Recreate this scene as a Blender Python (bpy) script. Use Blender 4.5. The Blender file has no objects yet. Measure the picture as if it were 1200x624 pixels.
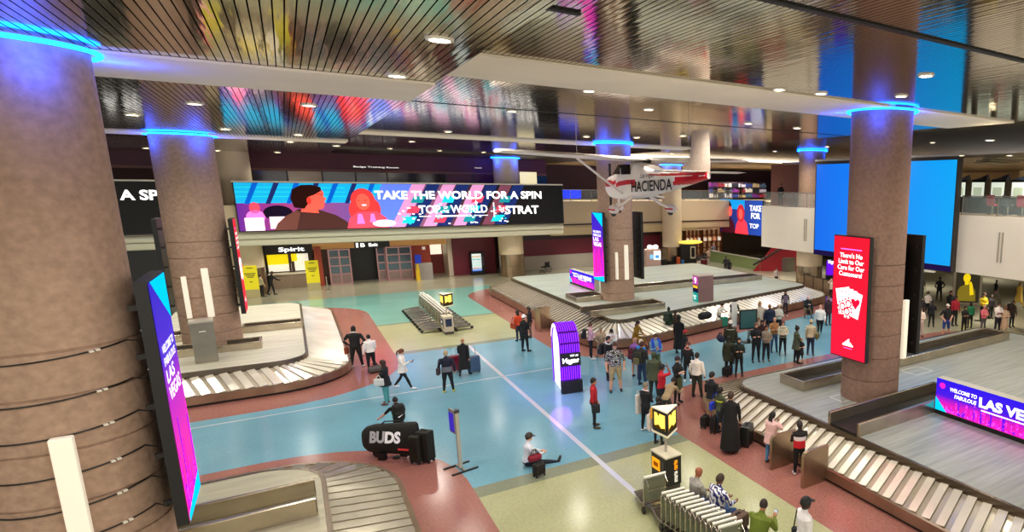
import bpy, math, random
import numpy as np
from mathutils import Vector, Matrix
random.seed(11)
SC = bpy.context.scene
COL = SC.collection
PI = math.pi

# ------------------------------------------------------------------ camera model
F, PIT, ROL, YAW, CX, CY, CAMH = 717.4543, 0.1889439, 0.0091988, 0.6433657, 879.2094, 357.2202, 7.7
_c, _s = math.cos(YAW), math.sin(YAW)
FW = Vector((_s*math.cos(PIT), _c*math.cos(PIT), -math.sin(PIT)))
_rt = Vector((_c, -_s, 0)); _up = _rt.cross(FW)
RT = _rt*math.cos(ROL)+_up*math.sin(ROL); UP = -_rt*math.sin(ROL)+_up*math.cos(ROL)
EYE = Vector((0, 0, CAMH))
def ray(x, y): return FW+RT*((x-CX)/F)-UP*((y-CY)/F)
def gp(x, y, z=0.0):
    d = ray(x, y); return EYE+d*((z-CAMH)/d.z)
def at_x(x, y, X):
    d = ray(x, y); return EYE+d*(X/d.x)
def at_y(x, y, Y):
    d = ray(x, y); return EYE+d*(Y/d.y)
def row(P):
    q = Vector(P)-EYE; return CY-F*q.dot(UP)/q.dot(FW)
def height_at(P, y):
    lo, hi = -1.0, 14.0
    for _ in range(40):
        m = (lo+hi)/2
        if row((P[0], P[1], m)) > y: lo = m
        else: hi = m
    return lo
cam = bpy.data.cameras.new('camera'); co = bpy.data.objects.new('camera', cam); COL.objects.link(co)
cam.sensor_fit = 'HORIZONTAL'; cam.sensor_width = 36.0; cam.lens = F/1200*36
cam.shift_x = (600-CX)/1200; cam.shift_y = (CY-312)/1200; cam.clip_end = 400; cam.clip_start = 0.1
co.matrix_world = Matrix(((RT.x, UP.x, -FW.x, 0), (RT.y, UP.y, -FW.y, 0), (RT.z, UP.z, -FW.z, CAMH), (0, 0, 0, 1)))
SC.camera = co
SC.view_settings.view_transform = 'Standard'
SC.view_settings.look = 'None'
SC.view_settings.exposure = 0.0

# ------------------------------------------------------------------ materials
def lin(h):
    h = h.lstrip('#'); r = [int(h[i:i+2], 16)/255 for i in (0, 2, 4)]
    return tuple((c/12.92 if c <= .04045 else ((c+.055)/1.055)**2.4) for c in r)+(1.0,)
_MC = {}
def mat(col, rough=.6, metal=0.0, emit=0.0, noise=None, alpha=None, bump=None, spec=None, trans=0.0):
    key = (col, rough, metal, emit, noise, alpha, bump, spec, trans)
    if key in _MC: return _MC[key]
    m = bpy.data.materials.new('surface'); m.use_nodes = True
    nt = m.node_tree; b = nt.nodes['Principled BSDF']; c = lin(col)
    b.inputs['Base Color'].default_value = c
    b.inputs['Roughness'].default_value = rough
    b.inputs['Metallic'].default_value = metal
    if spec is not None: b.inputs['Specular IOR Level'].default_value = spec
    if emit:
        b.inputs['Emission Color'].default_value = c; b.inputs['Emission Strength'].default_value = emit
    if alpha is not None: b.inputs['Alpha'].default_value = alpha
    if trans: b.inputs['Transmission Weight'].default_value = trans
    if noise or bump:
        tc = nt.nodes.new('ShaderNodeTexCoord')
    if noise:                                   # (scale, amount, stretch)
        n = nt.nodes.new('ShaderNodeTexNoise'); n.inputs['Scale'].default_value = noise[0]; n.inputs['Detail'].default_value = 4
        mp = nt.nodes.new('ShaderNodeMapping'); nt.links.new(tc.outputs['Object'], mp.inputs[0])
        if len(noise) > 2: mp.inputs['Scale'].default_value = noise[2]
        nt.links.new(mp.outputs[0], n.inputs['Vector'])
        r = nt.nodes.new('ShaderNodeMapRange'); r.inputs[1].default_value = .3; r.inputs[2].default_value = .7
        r.inputs[3].default_value = 1-noise[1]; r.inputs[4].default_value = 1+noise[1]
        nt.links.new(n.outputs['Fac'], r.inputs[0])
        x = nt.nodes.new('ShaderNodeVectorMath'); x.operation = 'SCALE'; x.inputs[0].default_value = c[:3]
        nt.links.new(r.outputs[0], x.inputs['Scale']); nt.links.new(x.outputs[0], b.inputs['Base Color'])
    if bump:
        n2 = nt.nodes.new('ShaderNodeTexNoise'); n2.inputs['Scale'].default_value = bump[0]
        nt.links.new(tc.outputs['Object'], n2.inputs['Vector'])
        bp = nt.nodes.new('ShaderNodeBump'); bp.inputs['Strength'].default_value = bump[1]; bp.inputs['Distance'].default_value = bump[2]
        nt.links.new(n2.outputs['Fac'], bp.inputs['Height']); nt.links.new(bp.outputs[0], b.inputs['Normal'])
    _MC[key] = m; return m
def glow(col, s=1.0): return mat(col, .5, 0, s, spec=0.0)
def ramp_screen(stops, axis=0, s=1.0):
    m = bpy.data.materials.new('screen'); m.use_nodes = True; nt = m.node_tree; b = nt.nodes['Principled BSDF']
    tc = nt.nodes.new('ShaderNodeTexCoord'); sp = nt.nodes.new('ShaderNodeSeparateXYZ'); cr = nt.nodes.new('ShaderNodeValToRGB')
    nt.links.new(tc.outputs['Generated'], sp.inputs[0]); nt.links.new(sp.outputs[axis], cr.inputs[0])
    e = cr.color_ramp.elements
    while len(e) < len(stops): e.new(.5)
    for k, (p, c) in enumerate(stops): e[k].position = p; e[k].color = lin(c)
    b.inputs['Base Color'].default_value = (0.01, 0.01, 0.01, 1); b.inputs['Specular IOR Level'].default_value = .1
    nt.links.new(cr.outputs[0], b.inputs['Emission Color']); b.inputs['Emission Strength'].default_value = s
    return m
def stripes(c1, c2, scale, dist=0.0, axis='X', detail=2.0, rough=.7, thr=.5):
    m = bpy.data.materials.new('pattern'); m.use_nodes = True; nt = m.node_tree; b = nt.nodes['Principled BSDF']
    tc = nt.nodes.new('ShaderNodeTexCoord'); w = nt.nodes.new('ShaderNodeTexWave'); w.bands_direction = axis
    w.inputs['Scale'].default_value = scale; w.inputs['Distortion'].default_value = dist; w.inputs['Detail'].default_value = detail; w.inputs['Detail Scale'].default_value = 2.0
    nt.links.new(tc.outputs['Object'], w.inputs['Vector'])
    cr = nt.nodes.new('ShaderNodeValToRGB'); cr.color_ramp.interpolation = 'CONSTANT'
    cr.color_ramp.elements[0].color = lin(c1); cr.color_ramp.elements[1].position = thr; cr.color_ramp.elements[1].color = lin(c2)
    nt.links.new(w.outputs['Color'], cr.inputs[0]); nt.links.new(cr.outputs[0], b.inputs['Base Color']); b.inputs['Roughness'].default_value = rough
    return m
def terrazzo(col, amt=.25):
    m = bpy.data.materials.new('terrazzo'); m.use_nodes = True; nt = m.node_tree; b = nt.nodes['Principled BSDF']
    tc = nt.nodes.new('ShaderNodeTexCoord'); c = lin(col)
    n = nt.nodes.new('ShaderNodeTexNoise'); n.inputs['Scale'].default_value = 14; n.inputs['Detail'].default_value = 5; n.inputs['Roughness'].default_value = .75
    n2 = nt.nodes.new('ShaderNodeTexNoise'); n2.inputs['Scale'].default_value = .35; n2.inputs['Detail'].default_value = 3
    nt.links.new(tc.outputs['Object'], n.inputs['Vector']); nt.links.new(tc.outputs['Object'], n2.inputs['Vector'])
    a = nt.nodes.new('ShaderNodeMath'); a.operation = 'MULTIPLY_ADD'; a.inputs[1].default_value = amt*2.2; a.inputs[2].default_value = 1-amt*1.1
    nt.links.new(n.outputs['Fac'], a.inputs[0])
    a2 = nt.nodes.new('ShaderNodeMath'); a2.operation = 'MULTIPLY_ADD'; a2.inputs[1].default_value = .5; a2.inputs[2].default_value = .75
    nt.links.new(n2.outputs['Fac'], a2.inputs[0])
    p = nt.nodes.new('ShaderNodeMath'); p.operation = 'MULTIPLY'; nt.links.new(a.outputs[0], p.inputs[0]); nt.links.new(a2.outputs[0], p.inputs[1])
    x = nt.nodes.new('ShaderNodeVectorMath'); x.operation = 'SCALE'; x.inputs[0].default_value = c[:3]
    nt.links.new(p.outputs[0], x.inputs['Scale']); nt.links.new(x.outputs[0], b.inputs['Base Color'])
    b.inputs['Roughness'].default_value = .17; b.inputs['Specular IOR Level'].default_value = .55
    return m
def slat_ceiling(col, rough=.1, period=.107, gap=.85):
    m = bpy.data.materials.new('slat_ceiling'); m.use_nodes = True; nt = m.node_tree; b = nt.nodes['Principled BSDF']
    tc = nt.nodes.new('ShaderNodeTexCoord'); sp = nt.nodes.new('ShaderNodeSeparateXYZ'); nt.links.new(tc.outputs['Object'], sp.inputs[0])
    d = nt.nodes.new('ShaderNodeMath'); d.operation = 'DIVIDE'; d.inputs[1].default_value = period; nt.links.new(sp.outputs[0], d.inputs[0])
    fr = nt.nodes.new('ShaderNodeMath'); fr.operation = 'FRACT'; nt.links.new(d.outputs[0], fr.inputs[0])
    g = nt.nodes.new('ShaderNodeMath'); g.operation = 'GREATER_THAN'; g.inputs[1].default_value = gap; nt.links.new(fr.outputs[0], g.inputs[0])
    mx = nt.nodes.new('ShaderNodeMix'); mx.data_type = 'RGBA'; mx.inputs['A'].default_value = lin(col); mx.inputs['B'].default_value = (.004, .004, .004, 1)
    nt.links.new(g.outputs[0], mx.inputs['Factor']); nt.links.new(mx.outputs['Result'], b.inputs['Base Color'])
    inv = nt.nodes.new('ShaderNodeMath'); inv.operation = 'SUBTRACT'; inv.inputs[0].default_value = 1.0; nt.links.new(g.outputs[0], inv.inputs[1]); nt.links.new(inv.outputs[0], b.inputs['Metallic']); b.inputs['Specular IOR Level'].default_value = 0.0; b.inputs['Roughness'].default_value = rough
    mp = nt.nodes.new('ShaderNodeMapping'); mp.inputs['Scale'].default_value = (9.3, .9, 1); nt.links.new(tc.outputs['Object'], mp.inputs[0])
    n = nt.nodes.new('ShaderNodeTexNoise'); n.inputs['Scale'].default_value = 1.0; n.inputs['Detail'].default_value = 1.5; nt.links.new(mp.outputs[0], n.inputs['Vector'])
    bp = nt.nodes.new('ShaderNodeBump'); bp.inputs['Strength'].default_value = .3; bp.inputs['Distance'].default_value = .011
    nt.links.new(n.outputs['Fac'], bp.inputs['Height']); nt.links.new(bp.outputs[0], b.inputs['Normal'])
    return m

# ------------------------------------------------------------------ mesh helpers
class MB:
    def __init__(s): s.v = []; s.f = []; s.m = []
    def add(s, vs, fs, mi=0):
        o = len(s.v); s.v += [tuple(p) for p in vs]
        for f in fs: s.f.append(tuple(i+o for i in f)); s.m.append(mi)
        return s
    def box(s, c, d, rz=0.0, mi=0):
        x, y, z = (k/2 for k in d); cr, sr = math.cos(rz), math.sin(rz)
        vs = [(c[0]+a*x*cr-b*y*sr, c[1]+a*x*sr+b*y*cr, c[2]+e*z) for a, b, e in ((-1,-1,-1),(1,-1,-1),(1,1,-1),(-1,1,-1),(-1,-1,1),(1,-1,1),(1,1,1),(-1,1,1))]
        return s.add(vs, [(3,2,1,0),(4,5,6,7),(0,1,5,4),(1,2,6,5),(2,3,7,6),(3,0,4,7)], mi)
    def lohi(s, a, b, mi=0): return s.box([(p+q)/2 for p, q in zip(a, b)], [abs(q-p) for p, q in zip(a, b)], 0, mi)
    def prism(s, pts, z0, z1, mi=0, ms=None):
        n = len(pts); vs = [(p[0], p[1], z0) for p in pts]+[(p[0], p[1], z1) for p in pts]
        s.add(vs, [tuple(range(n-1, -1, -1)), tuple(range(n, 2*n))], mi)
        s.add(vs, [(i, (i+1) % n, n+(i+1) % n, n+i) for i in range(n)], mi if ms is None else ms); return s
    def flat(s, pts, mi=0): return s.add(pts, [tuple(range(len(pts)))], mi)
    def loft(s, rings, mi=0, cap=True):
        n = len(rings[0]); vs = [p for r in rings for p in r]; fs = []
        for k in range(len(rings)-1):
            for i in range(n): fs.append((k*n+i, k*n+(i+1) % n, (k+1)*n+(i+1) % n, (k+1)*n+i))
        if cap: fs += [tuple(range(n-1, -1, -1)), tuple(range((len(rings)-1)*n, len(rings)*n))]
        return s.add(vs, fs, mi)
    def lathe(s, prof, c=(0, 0, 0), n=24, mi=0, cap=True):
        return s.loft([[(c[0]+r*math.cos(2*PI*i/n), c[1]+r*math.sin(2*PI*i/n), c[2]+z) for i in range(n)] for r, z in prof], mi, cap)
    def tube(s, pts, r, n=8, mi=0, up=None):
        pts = [Vector(p) for p in pts]; rs = r if isinstance(r, (list, tuple)) else [r]*len(pts); rings = []
        for k, p in enumerate(pts):
            t = (pts[min(k+1, len(pts)-1)]-pts[max(k-1, 0)])
            t = t.normalized() if t.length > 1e-9 else Vector((0, 0, 1))
            a = Vector((0, 0, 1)) if abs(t.z) < .9 else Vector((1, 0, 0))
            u = t.cross(a).normalized(); w = u.cross(t)
            rings.append([p+u*(rs[k]*math.cos(2*PI*i/n))+w*(-rs[k]*math.sin(2*PI*i/n)) for i in range(n)])
        return s.loft(rings[::1], mi)
    def ell(s, c, r, nu=12, nv=8, R=None, mi=0):
        rings = []
        for j in range(1, nv):
            a = PI*j/nv
            rings.append([Vector((r[0]*math.sin(a)*math.cos(2*PI*i/nu), r[1]*math.sin(a)*math.sin(2*PI*i/nu), -r[2]*math.cos(a))) for i in range(nu)])
        if R: rings = [[R @ p for p in q] for q in rings]
        cc = Vector(c); return s.loft([[cc+p for p in q] for q in rings], mi)
    def mesh(s, mats):
        me = bpy.data.meshes.new('mesh'); me.from_pydata(s.v, [], s.f)
        for m in (mats if isinstance(mats, (list, tuple)) else [mats]): me.materials.append(m)
        if len(me.materials) > 1: me.polygons.foreach_set('material_index', s.m)
        return me
    def build(s, name, mats, parent=None, smooth=False, bevel=0, world=False):
        me = s.mesh(mats)
        if smooth: me.polygons.foreach_set('use_smooth', [True]*len(me.polygons))
        me.update()
        return place(name, me, parent, world, bevel, smooth)
def place(name, me, parent=None, world=False, bevel=0, smooth=False):
    o = bpy.data.objects.new(name, me); COL.objects.link(o)
    if parent is not None:
        o.parent = parent
        if world: o.location = -parent.location
    if bevel:
        b = o.modifiers.new('b', 'BEVEL'); b.width = bevel; b.segments = 2; b.limit_method = 'ANGLE'; b.angle_limit = math.radians(40)
    if smooth and not bevel:
        try: me.set_sharp_from_angle(angle=math.radians(42))
        except Exception: pass
    return o
def tag(o, label, cat, group=None):
    o['label'] = label; o['category'] = cat
    if group: o['group'] = group
    return o
def thing(name, label, cat, loc=(0, 0, 0), rz=0.0, group=None):
    o = bpy.data.objects.new(name, None); COL.objects.link(o); o.location = loc; o.rotation_euler = (0, 0, rz); o.empty_display_size = .1
    return tag(o, label, cat, group)
def struct(name, mb, mats, parent=None, **k):
    o = mb.build(name, mats, parent, **k)
    if parent is None: o['kind'] = 'structure'
    return o
def dup(root, loc, rz=0.0, label=None):
    r = root.copy(); COL.objects.link(r); r.location = loc; r.rotation_euler = (0, 0, rz)
    if label: r['label'] = label
    for ch in list(root.children):
        c = ch.copy(); COL.objects.link(c); c.parent = r
        for g in ch.children:
            d = g.copy(); COL.objects.link(d); d.parent = c
    return r
_TEXT = []
def lettering(s, O, U, V, w, h, m, parent=None, name='lettering', bold=.03, shear=0.0, lift=.012, align='C', world=True, spacing=1.0):
    """text fitted in the w x h box whose lower-left corner is O, on the plane spanned by unit vectors U, V"""
    cu = bpy.data.curves.new('t', 'FONT'); cu.body = s; cu.offset = bold; cu.shear = shear; cu.align_x = 'CENTER'; cu.space_line = .95; cu.space_character = spacing; cu.resolution_u = 3
    t = bpy.data.objects.new('t', cu); COL.objects.link(t)
    _TEXT.append((t, name, Vector(O), Vector(U), Vector(V), w, h, m, parent, lift, world))
def flush_text():
    dg = bpy.context.evaluated_depsgraph_get(); dg.update()
    for t, name, O, U, V, w, h, m, parent, lift, world in _TEXT:
        me = bpy.data.meshes.new_from_object(t.evaluated_get(dg))
        a = np.empty(len(me.vertices)*3); me.vertices.foreach_get('co', a); a = a.reshape(-1, 3)
        lo, hi = a.min(0), a.max(0); N = U.cross(V)
        q = (a-lo)/np.maximum(hi-lo, 1e-6)
        P = np.array(O)+np.outer(q[:, 0]*w, np.array(U))+np.outer(q[:, 1]*h, np.array(V))+np.array(N)*lift
        me.vertices.foreach_set('co', P.ravel()); me.materials.clear(); me.materials.append(m); me.update()
        place(name, me, parent, world)
        cu = t.data; bpy.data.objects.remove(t); bpy.data.curves.remove(cu)
    _TEXT.clear()
class Plane:
    """draws flat shapes on a sign face: (u, v) run from the face's lower-left corner along U and V in metres"""
    def __init__(s, O, U, V): s.O, s.U, s.V = Vector(O), Vector(U), Vector(V); s.N = s.U.cross(s.V)
    def p(s, u, v, l=0.0): return s.O+s.U*u+s.V*v+s.N*l
    def poly(s, mb, pts, l=.004, mi=0): mb.flat([s.p(u, v, l) for u, v in pts], mi); return s
    def oval(s, mb, u, v, a, b, l=.004, mi=0, n=20, rot=0.0):
        c, d = math.cos(rot), math.sin(rot)
        return s.poly(mb, [(u+a*math.cos(t)*c-b*math.sin(t)*d, v+a*math.cos(t)*d+b*math.sin(t)*c) for t in (2*PI*i/n for i in range(n))], l, mi)
    def rect(s, mb, u0, v0, u1, v1, l=.004, mi=0): return s.poly(mb, [(u0, v0), (u1, v0), (u1, v1), (u0, v1)], l, mi)
    def text(s, t, u0, v0, w, h, m, parent, **k): lettering(t, s.p(u0, v0), s.U, s.V, w, h, m, parent, **k)
X_, Y_, Z_ = Vector((1, 0, 0)), Vector((0, 1, 0)), Vector((0, 0, 1))
def rpoly(verts, rads, step=.4):
    """rounded convex polygon (counter-clockwise); returns corner arcs with the same number of points for any radius"""
    out = []; n = len(verts)
    for i in range(n):
        p, a, b = Vector(verts[i]), Vector(verts[i-1]), Vector(verts[(i+1) % n]); r = max(rads[i], .02)
        u, w = (a-p).normalized(), (b-p).normalized(); ang = u.angle(w); t = r/math.tan(ang/2)
        c = p+(u+w).normalized()*(r/math.sin(ang/2)); s0 = p+u*t-c; s1 = p+w*t-c
        a0 = math.atan2(s0.y, s0.x); da = (math.atan2(s1.y, s1.x)-a0+PI) % (2*PI)-PI
        out.append([(c.x+r*math.cos(a0+da*k/8), c.y+r*math.sin(a0+da*k/8)) for k in range(9)])
    return out
def inset(verts, d):
    n = len(verts); out = []
    for i in range(n):
        p, a, b = Vector(verts[i]), Vector(verts[i-1]), Vector(verts[(i+1) % n])
        e1, e2 = (p-a).normalized(), (b-p).normalized(); n1, n2 = Vector((-e1.y, e1.x)), Vector((-e2.y, e2.x))
        m = (n1+n2); m = m/(m.length_squared/2); out.append(tuple(p+m*d))
    return out
def ring(verts, rads): return [p for arc in rpoly(verts, rads) for p in arc]
def off(verts, rads, d): return ring(inset(verts, d), [max(r-d, .02) for r in rads])
# ================================================================== SETTING
TAN, BLUE, RED, BAND, WHITE_T = terrazzo('#a9aa80', .35), terrazzo('#6fa3b4', .3), terrazzo('#9a655b', .6), terrazzo('#7f8670', .35), terrazzo('#c4c6cc', .08)
GREENISH = terrazzo('#78ad9f', .2); FARTAN = terrazzo('#a09c84', .2)
fl = MB()
def slabpoly(pts, z, mi): fl.flat([(p[0], p[1], z) for p in pts], mi)
def rect2(x0, y0, x1, y1): return [(x0, y0), (x1, y0), (x1, y1), (x0, y1)]
slabpoly(rect2(-45, -25, 75, 75), 0, 0)
slabpoly(rect2(-30, 15.97, 26.5, 31.35), .0006, 1)          # blue walkway
slabpoly(rect2(-30, 38.85, 12, 50.2), .0006, 5)             # green-blue strip beyond the tan crossing
slabpoly(rect2(-30, 50.2, 45, 60), .0006, 6)
slabpoly(rect2(26.5, 15, 60, 60), .0008, 6)
slabpoly(rect2(-30, 15.36, 11, 15.97), .0010, 3)
slabpoly(rect2(-30, 31.35, 11, 31.9), .0010, 3)
slabpoly(rect2(-30, 38.6, 11, 38.88), .0010, 3)
slabpoly(rect2(6.29, 11.5, 6.44, 31.4), .0014, 4)           # pale divider strips
slabpoly(rect2(-30, 25.3, 9.5, 25.38), .0014, 4)
RCv = [(10.75, 3.0), (29.0, 3.0), (29.0, 18.6), (10.75, 18.6)]; RCr = [2.2]*4
BCv = [(10.87, 25.75), (29.8, 29.9), (29.8, 47.4), (10.87, 47.4)]; BCr = [2.2, 2.4, 2.2, 2.2]
LCv = [(-7.7, 27.75), (1.52, 27.75), (1.52, 45.4), (-7.7, 45.4)]; LCr = [2.6]*4
NLv = [(-7.7, 4.0), (1.58, 4.0), (1.58, 19.45), (-7.7, 19.45)]; NLr = [2.9]*4
for v, r, d in ((RCv, RCr, 1.55), (BCv, BCr, 1.4), (LCv, LCr, 1.75), (NLv, NLr, 1.5)):
    slabpoly(ring(inset(v, -d), [k+d for k in r]), .0018, 2)
struct('floor', fl, [TAN, BLUE, RED, BAND, WHITE_T, GREENISH, FARTAN])

# ceilings: mirror-like metal slats
CEIL = slat_ceiling('#b9ad96', .09); CEILF = slat_ceiling('#8a8070', .2)
ZL, ZM, ZR = 9.6, 10.1, 10.45
struct('ceiling', MB().lohi((-40, -12, ZL), (2.5, 50, ZL+.75)), CEIL)
struct('ceiling', MB().lohi((2.52, -12, ZM), (21.1, 50, ZM+.3)), CEIL)
struct('ceiling', MB().lohi((21.12, -12, ZR), (60, 50, ZR+.3)), CEIL)
struct('ceiling', MB().lohi((-40, 50.02, 10.0), (22, 70, 10.3)), mat('#3a3028', .35, noise=(.6, .3)))
struct('ceiling', MB().lohi((22.02, 50.02, 9.9), (60, 70, 10.2)), mat('#b8a480', .45, noise=(.6, .2)))
BEAM = mat('#efe4d0', .6, noise=(.5, .05))
n_tr = [0]
def trim(mb, m, **k):
    n_tr[0] += 1; return struct('trim_%d' % n_tr[0], mb, m, **k)
trim(MB().lohi((-40, 13.29, ZL-.05), (2.48, 16.24, ZL-.005)), BEAM)
trim(MB().lohi((-40, 33.2, ZL-.05), (2.48, 34.9, ZL-.005)), BEAM)
trim(MB().lohi((2.56, 12.54, ZM-.05), (21.08, 15.3, ZM-.005)), BEAM)
trim(MB().lohi((2.56, 33.5, ZM-.05), (21.08, 35.7, ZM-.005)), BEAM)
trim(MB().lohi((2.56, 20.9, ZM-.012), (21.08, 20.96, ZM-.003)), mat('#0a0908', .5))
trim(MB().lohi((4.6, 6.66, ZM-.03), (21.08, 6.76, ZM-.005)), mat('#060606', .5))
trim(MB().box((3.0, 8.87, ZM-.02), (1.2, .09, .03)), mat('#060606', .5))

# far and side walls
BEIGE = mat('#dcc8a2', .55, noise=(.25, .05)); PURP = mat('#5c2a3c', .5, noise=(.4, .1)); DARK = mat('#17120f', .4)
MAROON = mat('#6a1a2b', .45, noise=(.3, .12)); GREYW = mat('#a39a8c', .5, noise=(.6, .06))
def pxw(x, Y): return at_y(x, 300, Y).x
struct('wall_back', MB().lohi((-40, 60.6, 0), (60, 61, 3.6)), mat('#6b5a4a', .6))
struct('wall_upper_back', MB().lohi((-40, 66, 6.3), (75, 66.3, 10)), mat('#3b2430', .6))
struct('wall_left', MB().lohi((-40.3, 20, 0), (-40, 66, 10)), mat('#5a4a40', .6))
struct('wall_right', MB().lohi((60, -12, 0), (60.3, 66, 10)), mat('#7a6650', .6))
# upper fascia and window band behind the long sign
mz = MB(); mz.lohi((-40, 57.6, 8.75), (19.5, 58.0, 10.0)); struct('wall_fascia', mz, PURP)
trim(MB().lohi((-40, 57.5, 8.6), (19.5, 57.6, 8.78)), mat('#7d5048', .5))
for k in range(12):
    x0 = -6.2+k*2.15
    if x0 > 17.5: break
    w = MB().lohi((x0+.05, 57.7, 6.4), (x0+2.1, 57.75, 8.6)); wo = struct('window_%d' % (k+1), w, mat('#0b0a0c', .08) if k not in (3, 8, 9, 10) else (mat('#c9bfae', .6) if k == 3 else mat('#5a1d33', .4)))
    f = MB(); f.lohi((x0-.05, 57.62, 6.4), (x0+.05, 57.8, 8.7)); f.lohi((x0, 57.64, 7.5), (x0+2.15, 57.7, 7.56)); f.build('window_frame', mat('#2a2024', .4), wo)
tag(MB().lohi((13.3, 57.6, 9.12), (13.9, 57.63, 9.2)).build('exit_sensor', glow('#e8ded0', .8)), 'small white fixture on the dark purple fascia above the long advertising screen', 'sensor')
tr = MB().lohi((4.4, 57.55, 8.9), (7.6, 57.6, 9.12)).build('room_sign', mat('#2a1820', .5)); tag(tr, 'dark sign reading Badge Training Room on the purple fascia above the long advertising screen', 'sign')
lettering('Badge Training Room', (4.45, 57.55, 8.93), X_, Z_, 3.1, .16, glow('#e8e0d8', .9), tr, lift=.01)
bd = MB().lohi((pxw(615, 57.4), 57.4, 7.75), (pxw(634, 57.4), 57.5, 8.9)).build('notice_board', glow('#f0e2a8', .9)); tag(bd, 'pale lit board on the upper level right of the round column top', 'board')
bs = MB().lohi((pxw(657, 56.5), 56.3, 6.55), (pxw(683, 56.5), 56.4, 7.35)).build('blue_panel', glow('#1238ff', 1.0)); tag(bs, 'bright blue lit panel on the balcony just right of the long advertising screen', 'panel')

# mezzanine slabs
SL = mat('#8b8270', .5)
struct('wall_mezzanine_left', MB().lohi((-40, 52.5, 4.45), (19.0, 60.6, 6.25)), BEIGE)
lv = MB()
for k, (z0, z1, dy) in enumerate(((4.05, 4.4, 0), (3.62, 3.98, .12))): lv.lohi((-40, 52.4+dy, z0), (19.0, 53.0, z1))
lv.lohi((-40, 52.62, 3.56), (19.0, 60.6, 4.46)); trim(lv, mat('#cfcbb0', .45))
struct('wall_mezzanine_centre', MB().lohi((19.02, 56.0, 3.4), (39.5, 66, 6.3)), BEIGE)
c3 = MB(); c3.lohi((19.02, 55.6, 3.5), (37.5, 56.0, 3.95)); c3.lohi((19.02, 55.75, 3.2), (37.5, 56.0, 3.5)); trim(c3, mat('#cdb98f', .45))
trim(MB().lohi((19.02, 55.9, 4.1), (39.5, 55.99, 4.22)), mat('#3b2a24', .5))
struct('wall_mezzanine_side', MB().lohi((39.52, 38.6, 3.4), (60, 66, 6.3)), BEIGE)
PAR = mat('#eee4d2', .5, noise=(.4, .04))
par = struct('wall_parapet', MB().lohi((30.0, -12, 3.1), (30.3, 38.6, 6.3)), PAR)
for y in (17.9, 33.3):
    for q in (0, .2): MB().box((29.97, y+q, 4.7), (.04, .06, 1.6)).build('access_strip', mat('#a9a390', .4, .3), par)
struct('wall_mezzanine_right', MB().lohi((30.32, -12, 3.1), (60, 38.55, 6.25)), mat('#a08c70', .6))
struct('ceiling', MB().lohi((31.5, -12, 9.5), (60, 38, 9.65)), mat('#8a7c60', .35, .2, noise=(.7, .3)))
cv = MB()                                                     # curved soffit arch over the gaming area
for k in range(9):
    a = PI*k/8
    cv.box((33.0+k*.1, 19.0+3.5*math.cos(a)*.45, 9.2+.28*math.sin(a)), (3.0, .9, .06), 0)
trim(cv, mat('#8a8064', .45))
GLASS = mat('#cfe0dc', .05, 0, alpha=.13, spec=.8); RAILM = mat('#c9c2b4', .25, .9)
def glass_rail(name, label, a, b, z, h=1.05, step=2.0):
    t = thing(name, label, 'railing', ((a[0]+b[0])/2, (a[1]+b[1])/2, z), 0, 'balcony railings'); A, B = Vector((*a, z)), Vector((*b, z)); L = (B-A).length; rz = math.atan2(B.y-A.y, B.x-A.x); M = (A+B)/2
    MB().box((M.x, M.y, z+h*.5), (L, .02, h-.1), rz).build('glass_panel', GLASS, t, world=True)
    MB().box((M.x, M.y, z+h), (L, .07, .06), rz).build('handrail', RAILM, t, world=True)
    n = max(2, int(L/step))
    for k in range(n+1):
        p = A.lerp(B, k/n); MB().box((p.x, p.y, z+h/2), (.04, .06, h), rz).build('post', RAILM, t, world=True)
    return t
glass_rail('glass_railing', 'glass balcony railing above the white parapet left of the tall blue screen', (30.15, 31.0), (30.15, 38.5), 6.3)
glass_rail('glass_railing', 'glass balcony railing in front of the slot machines at the right edge', (30.15, 12.0), (30.15, 20.6), 6.3)
glass_rail('glass_railing', 'long glass balcony railing above the beige wall behind the hanging airplane', (19.1, 56.1), (39.4, 56.1), 6.3)
# brown box and dark recess on the upper level behind the left parapet
struct('wall_upper_box', MB().lohi((32.8, 36.4, 6.25), (38.0, 41.0, 9.6)), mat('#6e4034', .5, noise=(.5, .1)))
struct('wall_upper_recess', MB().lohi((34.5, 33.5, 6.25), (35.0, 36.3, 9.5)), mat('#120d0c', .3))
struct('wall_upper_side', MB().lohi((59, -12, 6.25), (59.3, 66, 9.5)), mat('#b39a72', .6))
struct('wall_upper_lit', MB().lohi((52.0, -2, 6.25), (52.3, 30, 9.4)), mat('#cdbf9c', .6))

# ground-level back wall pieces
struct('wall_maroon', MB().lohi((15.9, 57.2, 1.3), (31.0, 57.6, 3.4)), MAROON)
trim(MB().lohi((15.9, 57.15, 2.75), (31.0, 57.2, 3.4)), mat('#2e0f18', .4))
struct('wall_wainscot', MB().lohi((15.9, 57.0, 0), (31.0, 57.6, 1.3)), GREYW)
struct('wall_maroon_left', MB().lohi((10.95, 57.15, 0), (14.4, 57.5, 3.5)), MAROON)
struct('wall_red', MB().lohi((7.6, 57.9, 0), (9.35, 58.2, 3.0)), mat('#b8452c', .5))
struct('wall_corridor', MB().lohi((9.35, 59.6, 0), (10.9, 59.9, 3.4)), mat('#8a3030', .5))
struct('wall_corridor_lit', MB().lohi((9.4, 59.5, 1.7), (10.5, 59.6, 3.2)), glow('#fff4dc', .9))  # emission gives this patch of corridor wall its lit look
struct('wall_corridor_side', MB().lohi((10.6, 57.4, 0), (10.95, 59.5, 3.4)), mat('#d8c7b0', .5))
struct('wall_fascia_lower', MB().lohi((1.0, 57.05, 2.76), (10.5, 57.3, 3.56)), mat('#c08a4c', .4, emit=.22))  # weak emission stands in for the orange light on this fascia
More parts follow.
